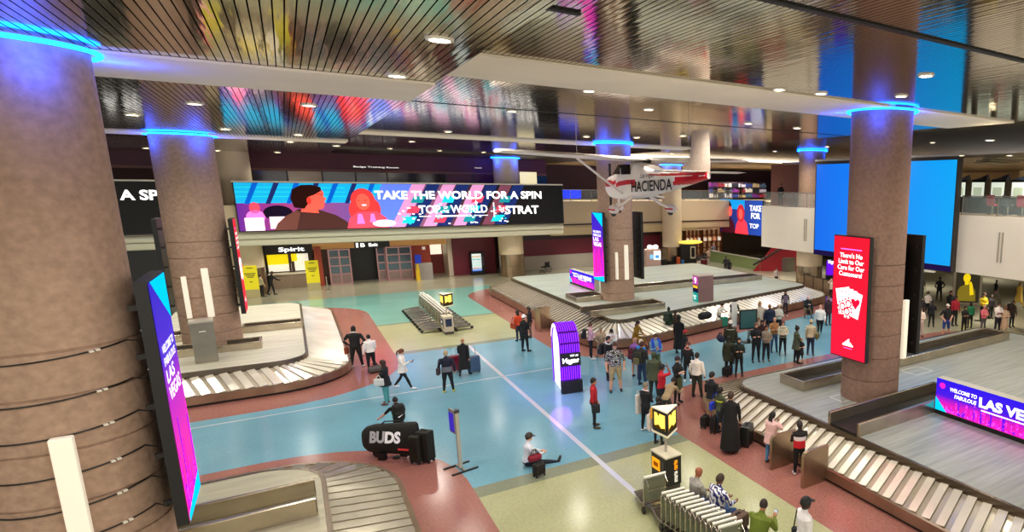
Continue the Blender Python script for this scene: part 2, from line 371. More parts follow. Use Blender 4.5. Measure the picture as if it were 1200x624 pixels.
struct('wall_pier_left', MB().lohi((-4.0, 56.0, 0), (-1.75, 57.5, 3.56)), mat('#b7ab9b', .5))
struct('wall_shop_back', MB().lohi((-1.7, 58.4, 0), (1.2, 58.7, 3.5)), mat('#4a3a30', .6))
struct('wall_shop_head', MB().lohi((-1.7, 57.0, 2.52), (1.2, 57.3, 3.56)), mat('#1c1110', .5))
struct('wall_left_dark', MB().lohi((-40, 57.0, 0), (-4.0, 57.3, 3.56)), mat('#1a1a18', .4))

# ------------------------------------------------------------------ carousels
STEEL = mat('#a08a74', .28, .85, noise=(1.3, .18)); STEEL2 = mat('#b9ad98', .22, .9, noise=(2.0, .12)); RUB = mat('#14120f', .5)
PLATE = mat('#f0ead8', .24, .4, noise=(.9, .15)); GAPM = mat('#cfc6b0', .2, .5, noise=(.7, .2)); PLATE_D = mat('#857a68', .4, .3); LIP = mat('#7d6f60', .25, .85, noise=(1.1, .2))
def deck_mat(c, s): return mat(c, .33, .15, noise=(1.2, .22, s))
def carousel(label, verts, rads, h1, h2, w, deckm, group='baggage carousels', plate=PLATE):
    cx = sum(p[0] for p in verts)/4; cy = sum(p[1] for p in verts)/4
    t = thing('baggage_carousel', label, 'baggage carousel', (cx, cy, 0), 0, group)
    o = ring(verts, rads); k = off(verts, rads, .06); n = len(o)
    def wall(a, b, za, zb, mb, mi=0):
        n = len(a); mb.add([(p[0], p[1], za) for p in a]+[(p[0], p[1], zb) for p in b], [(i, (i+1) % n, n+(i+1) % n, n+i) for i in range(n)], mi)
    mb = MB(); wall(k, k, 0.0, .09, mb, 1); wall(k, o, .09, .09, mb, 0); wall(o, o, .09, h1, mb, 0); i2 = off(verts, rads, .11); wall(o, i2, h1, h1, mb, 0); wall(i2, i2, h1, h1-.06, mb, 0)
    mb.build('skirt', [STEEL, RUB], t, world=True)
    oa, ia = rpoly(inset(verts, .11), [max(r-.11, .02) for r in rads]), rpoly(inset(verts, w), [max(r-w, .35) for r in rads])
    O, I = [], []
    for c in range(4):
        O += oa[c]; I += ia[c]; A, B = Vector(oa[c][-1]), Vector(oa[(c+1) % 4][0]); P, Q = Vector(ia[c][-1]), Vector(ia[(c+1) % 4][0])
        m = max(1, round((B-A).length/.39))
        for q in range(1, m): O.append(tuple(A.lerp(B, q/m))); I.append(tuple(P.lerp(Q, q/m)))
    N = len(O); pl = MB(); zi = h2-.22; zo = h1-.03; L = .06
    lerp = lambda a, b, f: (a[0]+(b[0]-a[0])*f, a[1]+(b[1]-a[1])*f)
    for j in range(N):                       # each plate: a raised bright blade and a lower dark gap, slanted across the belt
        a, b, c, d = O[j], O[(j+1) % N], I[j], I[(j-1) % N]; f = .6
        m1, m2 = lerp(a, b, f), lerp(d, c, f)
        pl.add([(*a, zo+L*.4), (*m1, zo+L), (*m2, zi+L), (*d, zi+L*.4)], [(0, 1, 2, 3)], 0)
        pl.add([(*m1, zo), (*b, zo), (*c, zi), (*m2, zi)], [(0, 1, 2, 3)], 1)
        pl.add([(*m1, zo), (*m2, zi), (*m2, zi+L), (*m1, zo+L)], [(0, 1, 2, 3)], 2)
        pl.add([(*a, zo), (*a, zo+L*.4), (*d, zi+L*.4), (*d, zi)], [(0, 1, 2, 3)], 2)
    pl.build('conveyor_plates', [plate, GAPM, PLATE_D], t, world=True)
    inn = [p for arc in ia for p in arc]; lb = MB(); wall(inn, inn, h2-.36, h2, lb); i3 = [p for arc in rpoly(inset(verts, w+.1), [max(r-w-.1, .3) for r in rads]) for p in arc]; wall(inn, i3, h2, h2, lb); lb.build('deck_edge', LIP, t, world=True)
    MB().flat([(p[0], p[1], h2-.004) for p in inn]).build('deck', deckm, t, world=True)
    return t
def chute(t, x0, x1, y0, y1, z, h=.34, open_left=False, open_right=False, th=.1, rail=None, inner=True):
    """a low steel curb round a feed conveyor on the deck"""
    mb = MB(); R = STEEL2
    mb.lohi((x0, y0-th/2, z-.02), (x1, y0+th/2, z+h)); mb.lohi((x0, y1-th/2, z-.02), (x1, y1+th/2, z+h))
    if not open_left: mb.lohi((x0-th/2, y0-th/2, z-.02), (x0+th/2, y1+th/2, z+h))
    if not open_right: mb.lohi((x1-th/2, y0-th/2, z-.02), (x1+th/2, y1+th/2, z+h))
    mb.build('chute_curb', STEEL2, t, world=True, bevel=.025)
    if inner: MB().flat([(x0, y0, z+.06), (x1, y0, z+.06), (x1, y1, z+.06), (x0, y1, z+.06)]).build('chute_belt', RUB, t, world=True)
RCd, BCd, LCd = deck_mat('#9a9e96', (.35, 6, 1)), deck_mat('#b4beb2', (.3, 5, 1)), deck_mat('#cfcdb8', (.4, 4, 1))
rc = carousel('large baggage carousel at right with the Las Vegas light box on its grey deck', RCv, RCr, .36, .86, 1.32, RCd)
chute(rc, 13.5, 26.2, 14.95, 16.1, .86, .34)
chute(rc, 12.12, 17.0, 11.1, 12.25, .86, .4, open_left=True)
sq = MB()
for x0, x1, y0, y1 in ((18.15, 19.2, 13.85, 14.6), (13.8, 14.55, 13.35, 13.98)):
    for a in ((x0, y0, x1, y0+.05), (x0, y1-.05, x1, y1), (x0, y0, x0+.05, y1), (x1-.05, y0, x1, y1)): sq.flat([(a[0], a[1], .862), (a[2], a[1], .862), (a[2], a[3], .862), (a[0], a[3], .862)])
sq.build('hatch_outline', mat('#dcdccf', .5), rc, world=True)
for (px, py) in ((912, 548), (955, 567)):
    p = gp(px, py); g = MB()
    pts = [(9.98, 0), (10.86, 0), (10.86, 1.0), (10.12, 1.0), (10.04, .97), (9.98, .88)]
    n = len(pts); g.add([(x, p.y-.05, z) for x, z in pts]+[(x, p.y+.05, z) for x, z in pts], [tuple(range(n)), tuple(range(2*n-1, n-1, -1))]+[(i, n+i, n+(i+1) % n, (i+1) % n) for i in range(n)])
    g.build('guard_panel', STEEL, rc, world=True)
bc = carousel('long baggage carousel in the middle distance with the number 9 pillar on its deck', BCv, BCr, .5, 1.14, 1.5, BCd)
chute(bc, 11.75, 16.0, 29.2, 30.55, 1.14, .34, open_left=True)
chute(bc, 16.5, 27.0, 34.7, 35.9, 1.14, .34)
chute(bc, 12.7, 14.4, 33.5, 35.1, 1.14, .3)
p = gp(644, 384); g = MB().lohi((10.15, p.y-.06, 0), (10.98, p.y+.06, 1.2)); g.lohi((10.15, p.y-.9, 0), (10.2, p.y, 1.2)); g.build('guard_panel', STEEL, bc, world=True)
lc = carousel('baggage carousel at left with a grey pedestal and round column on its deck', LCv, LCr, .38, .92, 1.45, LCd)
chute(lc, -2.2, -.02, 35.8, 36.7, .92, .3); chute(lc, -4.6, -1.5, 32.1, 33.1-.0, .92, .3); chute(lc, -6.0, -4.2, 35.4, 36.4, .92, .3)
nl = carousel('baggage carousel at the bottom left corner of the hall with curved steel plates', NLv, NLr, .38, .92, 1.52, deck_mat('#b4b193', (.5, 3, 1)), plate=mat('#a39e8c', .25, .6, noise=(1.2, .2)))
chute(nl, -5.0, -.15, 14.75, 15.78, .92, .38, open_right=True, inner=False)

# ------------------------------------------------------------------ columns
CONC = mat('#a98c77', .85, noise=(9.0, .16), bump=(40, .5, .01))
CREAM = mat('#dcc9a8', .6, noise=(.8, .06)); CLAD = mat('#a9957c', .25, .9, noise=(1.5, .15, (1, 1, .2)))
CYL = {}
def column(x, y, z0, z1, m, r=.97, grooves=(), clad=0):
    pr = [(r, z0)]
    for g in grooves: pr += [(r, g-.02), (r-.03, g-.012), (r-.03, g+.012), (r, g+.02)]
    pr.append((r, z1)); o = MB().lathe(pr, (x, y, 0), 48).build('column', m, None, smooth=True); o['kind'] = 'structure'
    if clad and m is not CREAM: MB().lathe([(r+.015, clad), (r+.015, 3.0)], (x, y, 0), 48).build('column_sleeve', CREAM, o, smooth=True)
    if clad: MB().lathe([(r+.03, 0), (r+.03, clad*.48), (r+.015, clad*.485), (r+.015, clad*.495), (r+.03, clad*.5), (r+.03, clad)], (x, y, 0), 48).build('column_cladding', CLAD, o, smooth=True)
    return o
GR = (1.6, 2.35, 3.1, 3.9, 4.7, 5.35)
col_nl = column(-3.08, 13.4, .9, ZL+.02, CONC, 1.0, GR); col_l = column(-3.1, 33.9, .9, ZL+.02, CONC, .98, GR)
col_r = column(15.1, 13.4, .85, ZM+.02, mat('#86695a', .85, noise=(9.0, .16), bump=(40, .5, .01)), .95, GR); col_c = column(15.2, 33.4, 1.1, ZM+.02, CONC, .97, GR)
column(15.1, 54.6, 0, 10.05, CREAM, 1.0, (), 1.9); column(-2.7, 55.0, 0, 10.05, CREAM, .98, (), 1.9)
column(31.55, 34.6, 0, ZR+.02, mat('#a08068', .7, noise=(6, .12)), .97, (), 1.9); column(31.3, 55.2, 0, 10.05, CREAM, 1.0, (), 1.7)
NEON = mat('#0d5cff', .4, 0, 14.0, spec=0)
def neon(x, y, z, r, label):
    t = MB(); n = 40; rr = []
    for k in range(n+1):
        a = 2*PI*k/n; rr.append([(x+(r+.035*math.cos(b))*math.cos(a), y+(r+.035*math.cos(b))*math.sin(a), z+.035*math.sin(b)) for b in (2*PI*i/8 for i in range(8))])
    t.loft(rr, 0, False); o = t.build('neon_ring', NEON, None, smooth=True); tag(o, label, 'light ring', 'blue neon rings round the column tops')
    for a in range(4):
        l = bpy.data.lights.new('neon_glow', 'POINT'); l.energy = 55; l.color = (.01, .06, 1); l.shadow_soft_size = .12
        lo = bpy.data.objects.new('neon_glow', l); COL.objects.link(lo); lo.visible_glossy = False; lo.location = (x+(r+.22)*math.cos(a*PI/2+.6), y+(r+.22)*math.sin(a*PI/2+.6), z-.3)
neon(-3.08, 13.4, 9.53, 1.1, 'blue neon ring round the huge nearest column at the left edge')
neon(-3.1, 33.9, 9.55, 1.1, 'blue neon ring round the column behind the nearest left column')
neon(15.1, 13.4, 10.03, 1.07, 'blue neon ring round the column carrying the red casino card sign')
neon(15.2, 33.4, 10.05, 1.1, 'blue neon ring round the column behind the hanging airplane nose')
neon(15.1, 54.6, 9.95, 1.12, 'blue neon ring round the cream column top above the long advertising screen')
neon(31.55, 34.6, 10.39, 1.1, 'blue neon ring round the brown column left of the tall blue screen')
neon(31.3, 55.2, 9.84, 1.12, 'blue neon ring round the far column behind the airplane tail')
# white tube lights on the columns
TUBE = mat('#f3ead6', .4, 0, .35)
def wall_tube(x, y, z0, z1, label, w=.2):
    o = MB().lohi((x-w/2, y-.07, z0), (x+w/2, y+.07, z1)).build('tube_light', TUBE, None, bevel=.02); return tag(o, label, 'tube light', 'white tube lights standing on the columns')
wall_tube(-2.9, 12.3, 1.9, 4.15, 'white upright tube light on the nearest left column', .24)
wall_tube(-3.62, 32.93, 2.3, 4.0, 'left of two white tube lights on the column with the grey pedestal', .16)
wall_tube(-2.95, 32.82, 2.3, 4.3, 'right of two white tube lights on the column with the grey pedestal', .22)
wall_tube(14.75, 32.43, 2.45, 4.0, 'left of two white tube lights on the middle column below the airplane', .14)
wall_tube(15.3, 32.32, 2.4, 4.4, 'right of two white tube lights on the middle column below the airplane', .22)
wall_tube(15.62, 12.48, 2.25, 4.2, 'white upright tube light on the column with the red card sign', .18)

# ------------------------------------------------------------------ tall column signs
BLK = mat('#0b0a0a', .45); BRK = mat('#2c2925', .4, .6)
WHT = glow('#ffffff', 1.25); CYAN = glow('#05b9e6', 1.0); MAG = glow('#ff1fb4', 1.0); PINK = glow('#ff64d6', 1.0); VIO = glow('#5a12d8', 1.0); HOT = glow('#ff2fc8', 1.0)
CITY = ramp_screen([(0, '#ff1296'), (.25, '#ff19b8'), (.5, '#c813c8'), (.68, '#4a10d8'), (1, '#2410c8')], 2, 1.05)
REDS = ramp_screen([(0, '#ff0f3c'), (.5, '#fb0a34'), (1, '#f6052e')], 2, 1.0)
def city_art(pl, w, h, t, seed, base=.1, top=.55, cellw=.05):
    rnd = random.Random(seed); mb = MB(); u = .02
    while u < w-.03:
        ww = rnd.uniform(cellw*.6, cellw*1.8); hh = h*(base+(top-base)*rnd.random()**1.5); uu = min(u+ww, w-.01)
        pl.rect(mb, u, h*base*.4, uu, hh, .003, rnd.choice((0, 0, 1, 2))); u += ww*rnd.uniform(1.0, 1.5)
        for q in range(5):
            a, b = rnd.uniform(u-ww, uu-.012), rnd.uniform(h*base*.4, hh); a = max(.01, a); pl.rect(mb, a, b, min(a+.02, w-.01), b+.03, .006, rnd.choice((2, 3)))
    mb.build('skyline_art', [MAG, HOT, VIO, PINK], t, world=True)
def card_art(pl, w, h, t):
    u0 = w/2
    pl.text("There's No\nLimit to Our\nCare for Our\nCustomers!", w*.13, h*.68, w*.76, h*.19, WHT, t, bold=.02)
    m0 = MB(); pl.rect(m0, w*.2, h*.895, w*.8, h*.905, .004); m0.build('top_rule', PINK, t, world=True)
    cards = MB()
    for k, (a, du) in enumerate(((.22, -.14), (.1, -.06), (-.02, .02), (-.2, .12))):
        c, s = math.cos(a), math.sin(a); hw, hh = w*.2, h*.085
        pl.poly(cards, [(u0+du*w*1.1+x*c-y*s, h*.475-.02*k+x*s+y*c) for x, y in ((-hw, -hh*1.25), (hw, -hh*1.25), (hw, hh*1.25), (-hw, hh*1.25))], .006+.004*k, k % 2)
    cards.build('playing_cards', [glow('#ffffff', 1.05), glow('#f3e6ea', 1.0)], t, world=True)
    ht = MB(); hu, hv = u0+.2*w, h*.475
    pl.poly(ht, [(hu+1.35*a, hv+1.35*b) for a, b in ((0, -.16), (.13, 0), (.13, .06), (.07, .1), (0, .05), (-.07, .1), (-.13, .06), (-.13, 0))], .04)
    for q in range(4):
        pp = MB(); pl.rect(pp, w*.2+q*.1, h*.545, w*.2+q*.1+.045, h*.555, .026); pp.build('card_pip', glow('#f00d32', 1.0), t, world=True)
    ht.build('heart', glow('#f00d32', 1.0), t, world=True)
    ch = MB()
    for (cu_, cv_) in ((.33, .425), (.5, .455), (.46, .39)):
        U, V = w*cu_, h*cv_; R = w*.15
        pl.oval(ch, U, V, R, R, .03, 0, 24)
        for q in range(8):
            a = 2*PI*q/8; pl.poly(ch, [(U+r*math.cos(a+d), V+r*math.sin(a+d)) for r, d in ((R*.74, -.2), (R, -.2), (R, .2), (R*.74, .2))], .034, 1)
        pl.oval(ch, U, V, R*.6, R*.6, .034, 1, 20); pl.oval(ch, U, V, R*.42, R*.42, .038, 0, 6)
    ch.build('casino_chips', [glow('#ffffff', 1.0), glow('#e20a2c', 1.0)], t, world=True)
    lg = MB()
    for q, (a, b) in enumerate(((-.16, .02), (-.1, .07), (-.04, .12), (.02, .16), (.08, .06), (.13, .03))): pl.rect(lg, u0+a, h*.115, u0+a+.05, h*.12+b, .006)
    pl.rect(lg, u0-.22, h*.1, u0+.24, h*.115, .006); pl.rect(lg, u0-.18, h*.078, u0+.2, h*.084, .006, 1); lg.build('skyline_emblem', [WHT, PINK], t, world=True)
def column_sign(x, y, side, kind, label, blank=False, seed=1, w=1.5, z0=2.35, z1=6.22, back=False):
    """upright sign fixed beside a column; its face looks along +x or -x"""
    t = thing('column_sign', label, 'sign', (x, y, 0), 0, 'upright signs mounted on the columns'); h = z1-z0
    MB().lohi((x-.075, y-w/2-.02, z0-.03), (x+.075, y+w/2+.02, z1+.03)).build('housing', BLK, t, world=True)
    fx = x+side*.08
    pl = Plane((fx, y-side*w/2*1, z0), (0, side, 0), (0, 0, 1)) if side > 0 else Plane((fx, y+w/2, z0), (0, -1, 0), (0, 0, 1))
    if not blank:
        f = MB(); pl.rect(f, 0, 0, w, h, .002); f.build('screen', CITY if kind == 'city' else REDS, t, world=True)
        if kind == 'city':
            city_art(pl, w, h, t, seed, .09, .5)
            tr = MB(); pl.poly(tr, [(w*.08, h), (w, h*.8), (w, h)], .006); tr.build('corner_art', CYAN, t, world=True); tr = MB(); pl.poly(tr, [(0, 0), (w, 0), (w, h*.085), (0, h*.03)], .009); tr.build('bottom_art', CYAN, t, world=True)
            for q, (s, v0, hh) in enumerate((('WELCOME TO', .705, .035), ('FABULOUS', .655, .035), ('LAS', .585, .055), ('VEGAS', .51, .06))):
                pl.text(s, w*.1, h*v0, w*(.74 if q != 2 else .5), h*hh, WHT, t, bold=.015)
        else: card_art(pl, w, h, t)
    br = x-side*.12 if True else x
    for z in (z0+.35, z0+1.15, z0+1.95, z0+2.75, z0+3.5):
        for dy in ((-.62, .62) if back else (-.62,)):
            MB().lohi((x-side*.075, y+dy-.03, z-.04), (x-side*.2, y+dy+.03, z+.04)).build('bracket', BRK, t, world=True)
    return t
column_sign(-1.86, 13.3, 1, 'city', 'tall purple and pink city sign on the huge nearest column', seed=3)
column_sign(-1.92, 33.5, 1, 'card', 'red sign seen edge-on at the right side of the column with the grey pedestal')
column_sign(-4.32, 34.6, -1, 'city', 'dark sign back at the left side of the column with the grey pedestal', blank=True, back=True)
column_sign(14.0, 13.35, -1, 'card', 'tall red sign with playing cards and chips on the right column')
column_sign(16.22, 13.15, 1, 'city', 'black sign back at the right side of the right column', blank=True, back=True)
column_sign(14.08, 33.25, -1, 'city', 'purple and pink city sign on the middle column under the airplane', seed=5)
column_sign(16.45, 33.3, 1, 'city', 'black sign back at the right side of the middle column', blank=True, back=True)
# straps and cables round the nearest column
for q, z in enumerate((5.32, 4.72, 4.2, 3.62, 3.1, 2.62)):
    pts = [(-3.08+1.015*math.cos(a), 13.4+1.015*math.sin(a), z-.09*math.sin((a+2.2)*1.2)) for a in [math.radians(k) for k in range(200, 338, 6)]]+[(-2.0, 12.62, z+.05)]
    o = MB().tube(pts, .012, 6).build('cable', BLK); tag(o, 'thin black cable strapped round the nearest column, '+('topmost', 'second from the top', 'third from the top', 'fourth from the top', 'fifth from the top', 'lowest')[q]+' of six', 'cable', 'cables round the nearest column')
    for a in (305, 309): MB().box((-3.08+1.02*math.cos(math.radians(a)), 13.4+1.02*math.sin(math.radians(a)), z-.09*math.sin((math.radians(a)+2.2)*1.2)), (.05, .05, .03), math.radians(a)).build('clip', mat('#e8e2d4', .5), o)
# light boxes on the decks
def light_box(x, y0, y1, z0, h, label, seed):
    t = thing('light_box', label, 'sign', (x, (y0+y1)/2, z0), 0, 'low light boxes on the carousel decks'); L = y1-y0
    MB().lohi((x, y0, z0), (x+.32, y1, z0+h)).build('housing', mat('#b7b1a2', .5), t, world=True)
    MB().lohi((x-.02, y0, z0), (x, y1, z0+.13)).build('base_strip', BLK, t, world=True)
    pl = Plane((x-.004, y1, z0+.13), (0, -1, 0), (0, 0, 1)); hh = h-.13
    f = MB(); pl.rect(f, 0, 0, L, hh, .002); f.build('screen', ramp_screen([(0, '#ff17b0'), (.28, '#e015c4'), (.5, '#4a10e6'), (1, '#2a08f0')], 2, 1.05), t, world=True)
    city_art(pl, L, hh, t, seed, .05, .5, .05)
    a = MB(); pl.poly(a, [(0, 0), (.42, 0), (0, .42)], .008); a.build('corner_art', CYAN, t, world=True)
    b = MB(); pl.oval(b, .22, hh*.8, .1, .09, .008); b.build('round_emblem', MAG, t, world=True)
    pl.text('WELCOME TO', L*.12, hh*.7, L*.22, hh*.12, WHT, t, bold=.02, shear=.15); pl.text('FABULOUS', L*.16, hh*.52, L*.18, hh*.12, WHT, t, bold=.02, shear=.15)
    pl.text('LAS VEGAS', L*.36, hh*.5, L*.54, hh*.3, WHT, t, bold=.045)
    u = MB(); pl.rect(u, L*.38, hh*.4, L*.7, hh*.435, .012); u.build('underline', WHT, t, world=True)
    return t
light_box(15.5, 6.9, 11.03, .86, 1.14, 'low blue and pink Las Vegas light box on the right carousel deck', 21)
light_box(15.0, 36.4, 40.6, 1.14, 1.0, 'small blue and pink light box beside the middle column on the far carousel', 22)
# ================================================================== THINGS
# long advertising screens on the mezzanine edge
BAN = ramp_screen([(0, '#7a2aa8'), (.12, '#c2468f'), (.3, '#8d5fb0'), (.5, '#a96a8c'), (.62, '#5a3244'), (.72, '#1a1416'), (1, '#0e0d0e')], 0, .95)
def banner(dx, label, full=True):
    W, H = 21.5, 3.12; x0, y, z0 = -2.62+dx, 52.1, 4.6
    t = thing('advertising_screen', label, 'advertising screen', (x0+W/2, y, z0), 0, 'long advertising screens on the balcony edge')
    MB().lohi((x0-.08, y, z0-.08), (x0+W+.08, y+.28, z0+H+.1)).build('housing', mat('#1b1a1a', .4), t, world=True)
    MB().lohi((x0-.1, y-.05, z0+H+.02), (x0+W+.1, y+.28, z0+H+.12)).build('top_rim', mat('#e6e0d4', .5), t, world=True)
    pl = Plane((x0, y-.01, z0), X_, Z_)
    f = MB(); pl.rect(f, 0, 0, W, H, .002); f.build('screen', BAN if full else ramp_screen([(0, '#2a2724'), (1, '#211f1d')], 0, .5), t, world=True)
    if full:
        g = MB()                                        # slanted window mullions and city lights
        rnd = random.Random(4)
        pl.poly(g, [(0, 1.8), (7.6, 1.8), (8.3, H), (0, H)], .004, 0)
        for k in range(7): pl.poly(g, [(.4+k*1.1, 1.75), (.65+k*1.1, 1.75), (1.25+k*1.1, H), (.95+k*1.1, H)], .007, 1 if k % 2 else 4)
        for k in range(3): pl.rect(g, 0, 2.2+k*.3, 6, 2.26+k*.3, .006, 3)
        pl.poly(g, [(6.6, 0), (8.9, 0), (10.6, H), (8.3, H)], .008, 5)
        for k in range(4):
            a = 8.6+k*2.1
            pl.poly(g, [(a, 0), (a+.9, 0), (a+2.5, H), (a+1.6, H)], .010, 2 if k < 3 else 8)
            pl.poly(g, [(a+.95, 0), (a+1.85, 0), (a+3.5, H), (a+2.6, H)], .009, 1)
            for q in range(3):
                b = a+.7+q*.35; v = .25+q*.75
                pl.poly(g, [(b, v), (b+.8, v), (b+1.05, v+.5), (b+.25, v+.5)], .011, (3, 6, 7)[(q+k) % 3])
            for q in range(14):
                u, v = a+rnd.uniform(.4, 1.6)+rnd.uniform(0, .5), rnd.uniform(.1, 1.6); pl.rect(g, u, v, u+.16, v+.09, .013, rnd.choice((3, 9, 9)))
        g.build('window_view', [glow('#1aa8dc', .9), glow('#1d2c66', .8), glow('#d68fc0', .9), glow('#1ec8d8', .9), glow('#0a5ac0', .9), glow('#5c78e8', .95), glow('#e0405a', .9), glow('#1c8f9a', .8), glow('#7a4456', .7), glow('#ffffff', 1.0)], t, world=True)
        c = MB()                                        # diners in the advertisement
        pl.oval(c, .9, 1.5, .28, .36, .014, 3); pl.oval(c, .9, .9, .5, .45, .014, 5); pl.rect(c, .3, 0, 1.3, .85, .015, 7); pl.oval(c, 2.1, 1.15, .8, .5, .014, 6); pl.rect(c, 1.6, .1, 4.2, .9, .015, 7)
        pl.poly(c, [(1.8, 0), (6.2, 0), (5.9, .5), (5.3, .95), (4.3, 1.35), (3.2, 1.4), (2.6, .95), (2.1, .45)], .018, 0)
        pl.poly(c, [(1.8, 0), (2.0, .45), (2.5, .95), (3.1, 1.3), (3.3, 1.12), (3.0, 0)], .0195, 8)
        pl.poly(c, [(3.35, 1.2), (4.35, 1.1), (4.2, 1.8), (3.5, 1.8)], .02, 2)
        pl.poly(c, [(3.6, 1.45), (4.35, 1.32), (4.62, 1.42), (4.72, 1.62), (4.66, 1.72), (4.78, 1.8), (4.72, 1.92), (4.86, 2.08), (4.7, 2.22), (4.74, 2.5), (4.55, 2.8), (3.6, 2.7)], .022, 2)
        pl.poly(c, [(3.0, 1.5), (3.55, 1.4), (3.8, 1.75), (3.85, 2.2), (4.2, 2.35), (4.62, 2.62), (4.6, 2.86), (4.1, 3.02), (3.5, 3.0), (3.0, 2.7), (2.85, 2.1)], .026, 1)
        pl.oval(c, 3.86, 1.95, .13, .24, .028, 9); pl.poly(c, [(4.35, 2.42), (4.68, 2.36), (4.66, 2.32), (4.36, 2.37)], .028, 1)
        pl.oval(c, 7.0, 1.95, .75, .85, .016, 4); pl.oval(c, 6.5, 1.25, .4, .7, .017, 4); pl.oval(c, 7.6, 1.3, .45, .75, .017, 4)
        pl.poly(c, [(5.9, 0), (8.5, 0), (8.35, .7), (7.8, 1.15), (6.6, 1.15), (6.1, .7)], .02, 3); pl.oval(c, 7.0, 1.85, .42, .58, .024, 2); pl.oval(c, 7.05, 1.62, .16, .06, .028, 7)
        for u in (6.75, 7.15): pl.oval(c, u, 1.95, .06, .035, .028, 1)
        pl.poly(c, [(6.5, .3), (7.0, .3), (6.85, 1.0), (6.62, 1.0)], .028, 5); pl.poly(c, [(7.3, .4), (7.7, .4), (7.6, 1.0), (7.4, 1.0)], .028, 5); pl.oval(c, 8.2, .3, .75, .26, .026, 7)
        c.build('diners_picture', [glow('#4a2c28', .8), glow('#2a120f', .7), glow('#ff5a4a', .95), glow('#ff4a5e', .9), glow('#d83a3a', .9), glow('#ff7ad0', .95), glow('#1b1226', .6), glow('#ffd9e8', 1.0), glow('#6a4038', .8), glow('#e0382e', .9)], t, world=True)
    k = WHT
    pl.text('TAKE THE WORLD FOR A SPIN', 7.75, 2.02, 12.0, .62, k, t, bold=.035)
    if not full: return
    pl.text('TOP', 10.5, .95, 1.5, .62, k, t, bold=.02); pl.text('OF\nTHE', 12.15, .98, .42, .5, k, t, bold=.015); pl.text('WORLD', 12.7, .95, 2.7, .62, k, t, bold=.02)
    pl.text('THE', 16.3, 1.05, .4, .3, k, t, bold=.015); pl.text('STRAT', 16.75, .8, 2.7, .68, k, t, bold=.035)
    m = MB(); pl.rect(m, 10.5, .72, 11.3, .77, .012); pl.rect(m, 11.6, .68, 14.2, .8, .012); pl.rect(m, 14.5, .72, 15.4, .77, .012); pl.rect(m, 15.85, .6, 15.93, 1.75, .012)
    pl.poly(m, [(14.55, 1.0), (14.65, 1.0), (14.62, 1.6), (14.72, 1.75), (14.6, 1.85), (14.58, 2.0), (14.55, 1.85), (14.45, 1.75), (14.57, 1.6)], .013); m.build('rules', k, t, world=True)
banner(0, 'long advertising screen with diners and the words TAKE THE WORLD FOR A SPIN')
banner(-22.5, 'dark advertising screen between the two left columns showing part of A SPIN', full=False)
# screen on the side balcony and tall blue screen
t = thing('advertising_screen', 'small advertising screen with two diners in the distance right of the airplane', 'advertising screen', (39.2, 53.9, 2.75), 0, 'distant advertising screens')
MB().lohi((39.0, 50.0, 2.72), (39.3, 57.8, 6.4)).build('housing', BLK, t, world=True)
pl = Plane((38.99, 57.75, 2.78), (0, -1, 0), (0, 0, 1)); f = MB(); pl.rect(f, 0, 0, 7.7, 3.6, .002); f.build('screen', ramp_screen([(0, '#2a58c8'), (1, '#24104a')], 1, .95), t, world=True)
c = MB(); pl.rect(c, 0, 2.6, 4.6, 3.6, .004, 5)
pl.poly(c, [(.2, 0), (2.9, 0), (2.7, 1.0), (2.0, 1.7), (1.0, 1.7), (.4, 1.0)], .006, 0); pl.oval(c, 1.6, 2.6, .6, .9, .01, 1); pl.oval(c, 1.95, 2.35, .35, .55, .013, 2)
pl.poly(c, [(2.8, 0), (5.3, 0), (5.0, 1.2), (4.3, 1.7), (3.6, 1.6), (3.1, 1.0)], .006, 3); pl.oval(c, 3.9, 2.2, .7, .95, .009, 4); pl.oval(c, 3.9, 2.1, .36, .55, .013, 2)
c.build('diners_picture', [glow('#4a1420', .8), glow('#26090c', .7), glow('#ff5a50', .95), glow('#f43c4c', .9), glow('#b82832', .9), glow('#1890d8', .9)], t, world=True)
pl.text('TAKE\nFOR', 5.5, 1.7, 2.0, 1.4, WHT, t, bold=.025); pl.text('TOP', 5.5, .7, 1.6, .5, WHT, t, bold=.015)
t = thing('video_wall', 'huge blank bright blue screen behind the right column', 'screen', (29.6, 26.3, 3.3), 0)
MB().lohi((29.55, 20.6, 3.1), (29.95, 32.0, 9.62)).build('housing', mat('#3a3634', .4, .4), t, world=True)
MB().lohi((29.5, 20.5, 9.5), (29.9, 32.05, 9.62)).build('top_rim', mat('#b9b3a8', .4, .5), t, world=True)
pl = Plane((29.54, 31.9, 3.45), (0, -1, 0), (0, 0, 1)); f = MB(); pl.rect(f, 0, 0, 11.2, 5.85, .002); f.build('screen', ramp_screen([(0, '#00a8f8'), (.5, '#0a86fa'), (1, '#056cee')], 1, 1.0), t, world=True)
f = MB(); pl.oval(f, 7.55, 4.1, .22, 1.0, .006); pl.oval(f, 7.4, 2.0, .2, 1.4, .006); f.build('screen_silhouette', glow('#0a2a78', .9), t, world=True)  # dark navy figure silhouette, part of the screen image
f = MB(); pl.rect(f, -.05, -.32, 11.25, 0, .002); f.build('bottom_strip', glow('#1a0f3c', .8), t, world=True)
tag(MB().lohi((29.3, 21.6, 2.98), (29.5, 22.5, 3.08)).build('sensor_bar', mat('#d9d3c6', .5)), 'small pale bar hanging under the right end of the tall blue screen', 'sensor')
sm = thing('small_screen', 'small purple screen standing low in the distance left of the red card sign', 'screen', tuple(gp(975, 330)), 0)
p = gp(975, 330); MB().box((p.x, p.y, .9), (1.1, .2, 1.8), -.7).build('housing', BLK, sm, world=True)
MB().box((p.x-.08, p.y-.09, 1.15), (1.0, .1, 1.2), -.7).build('screen', glow('#6a14e0', 1.0), sm, world=True)
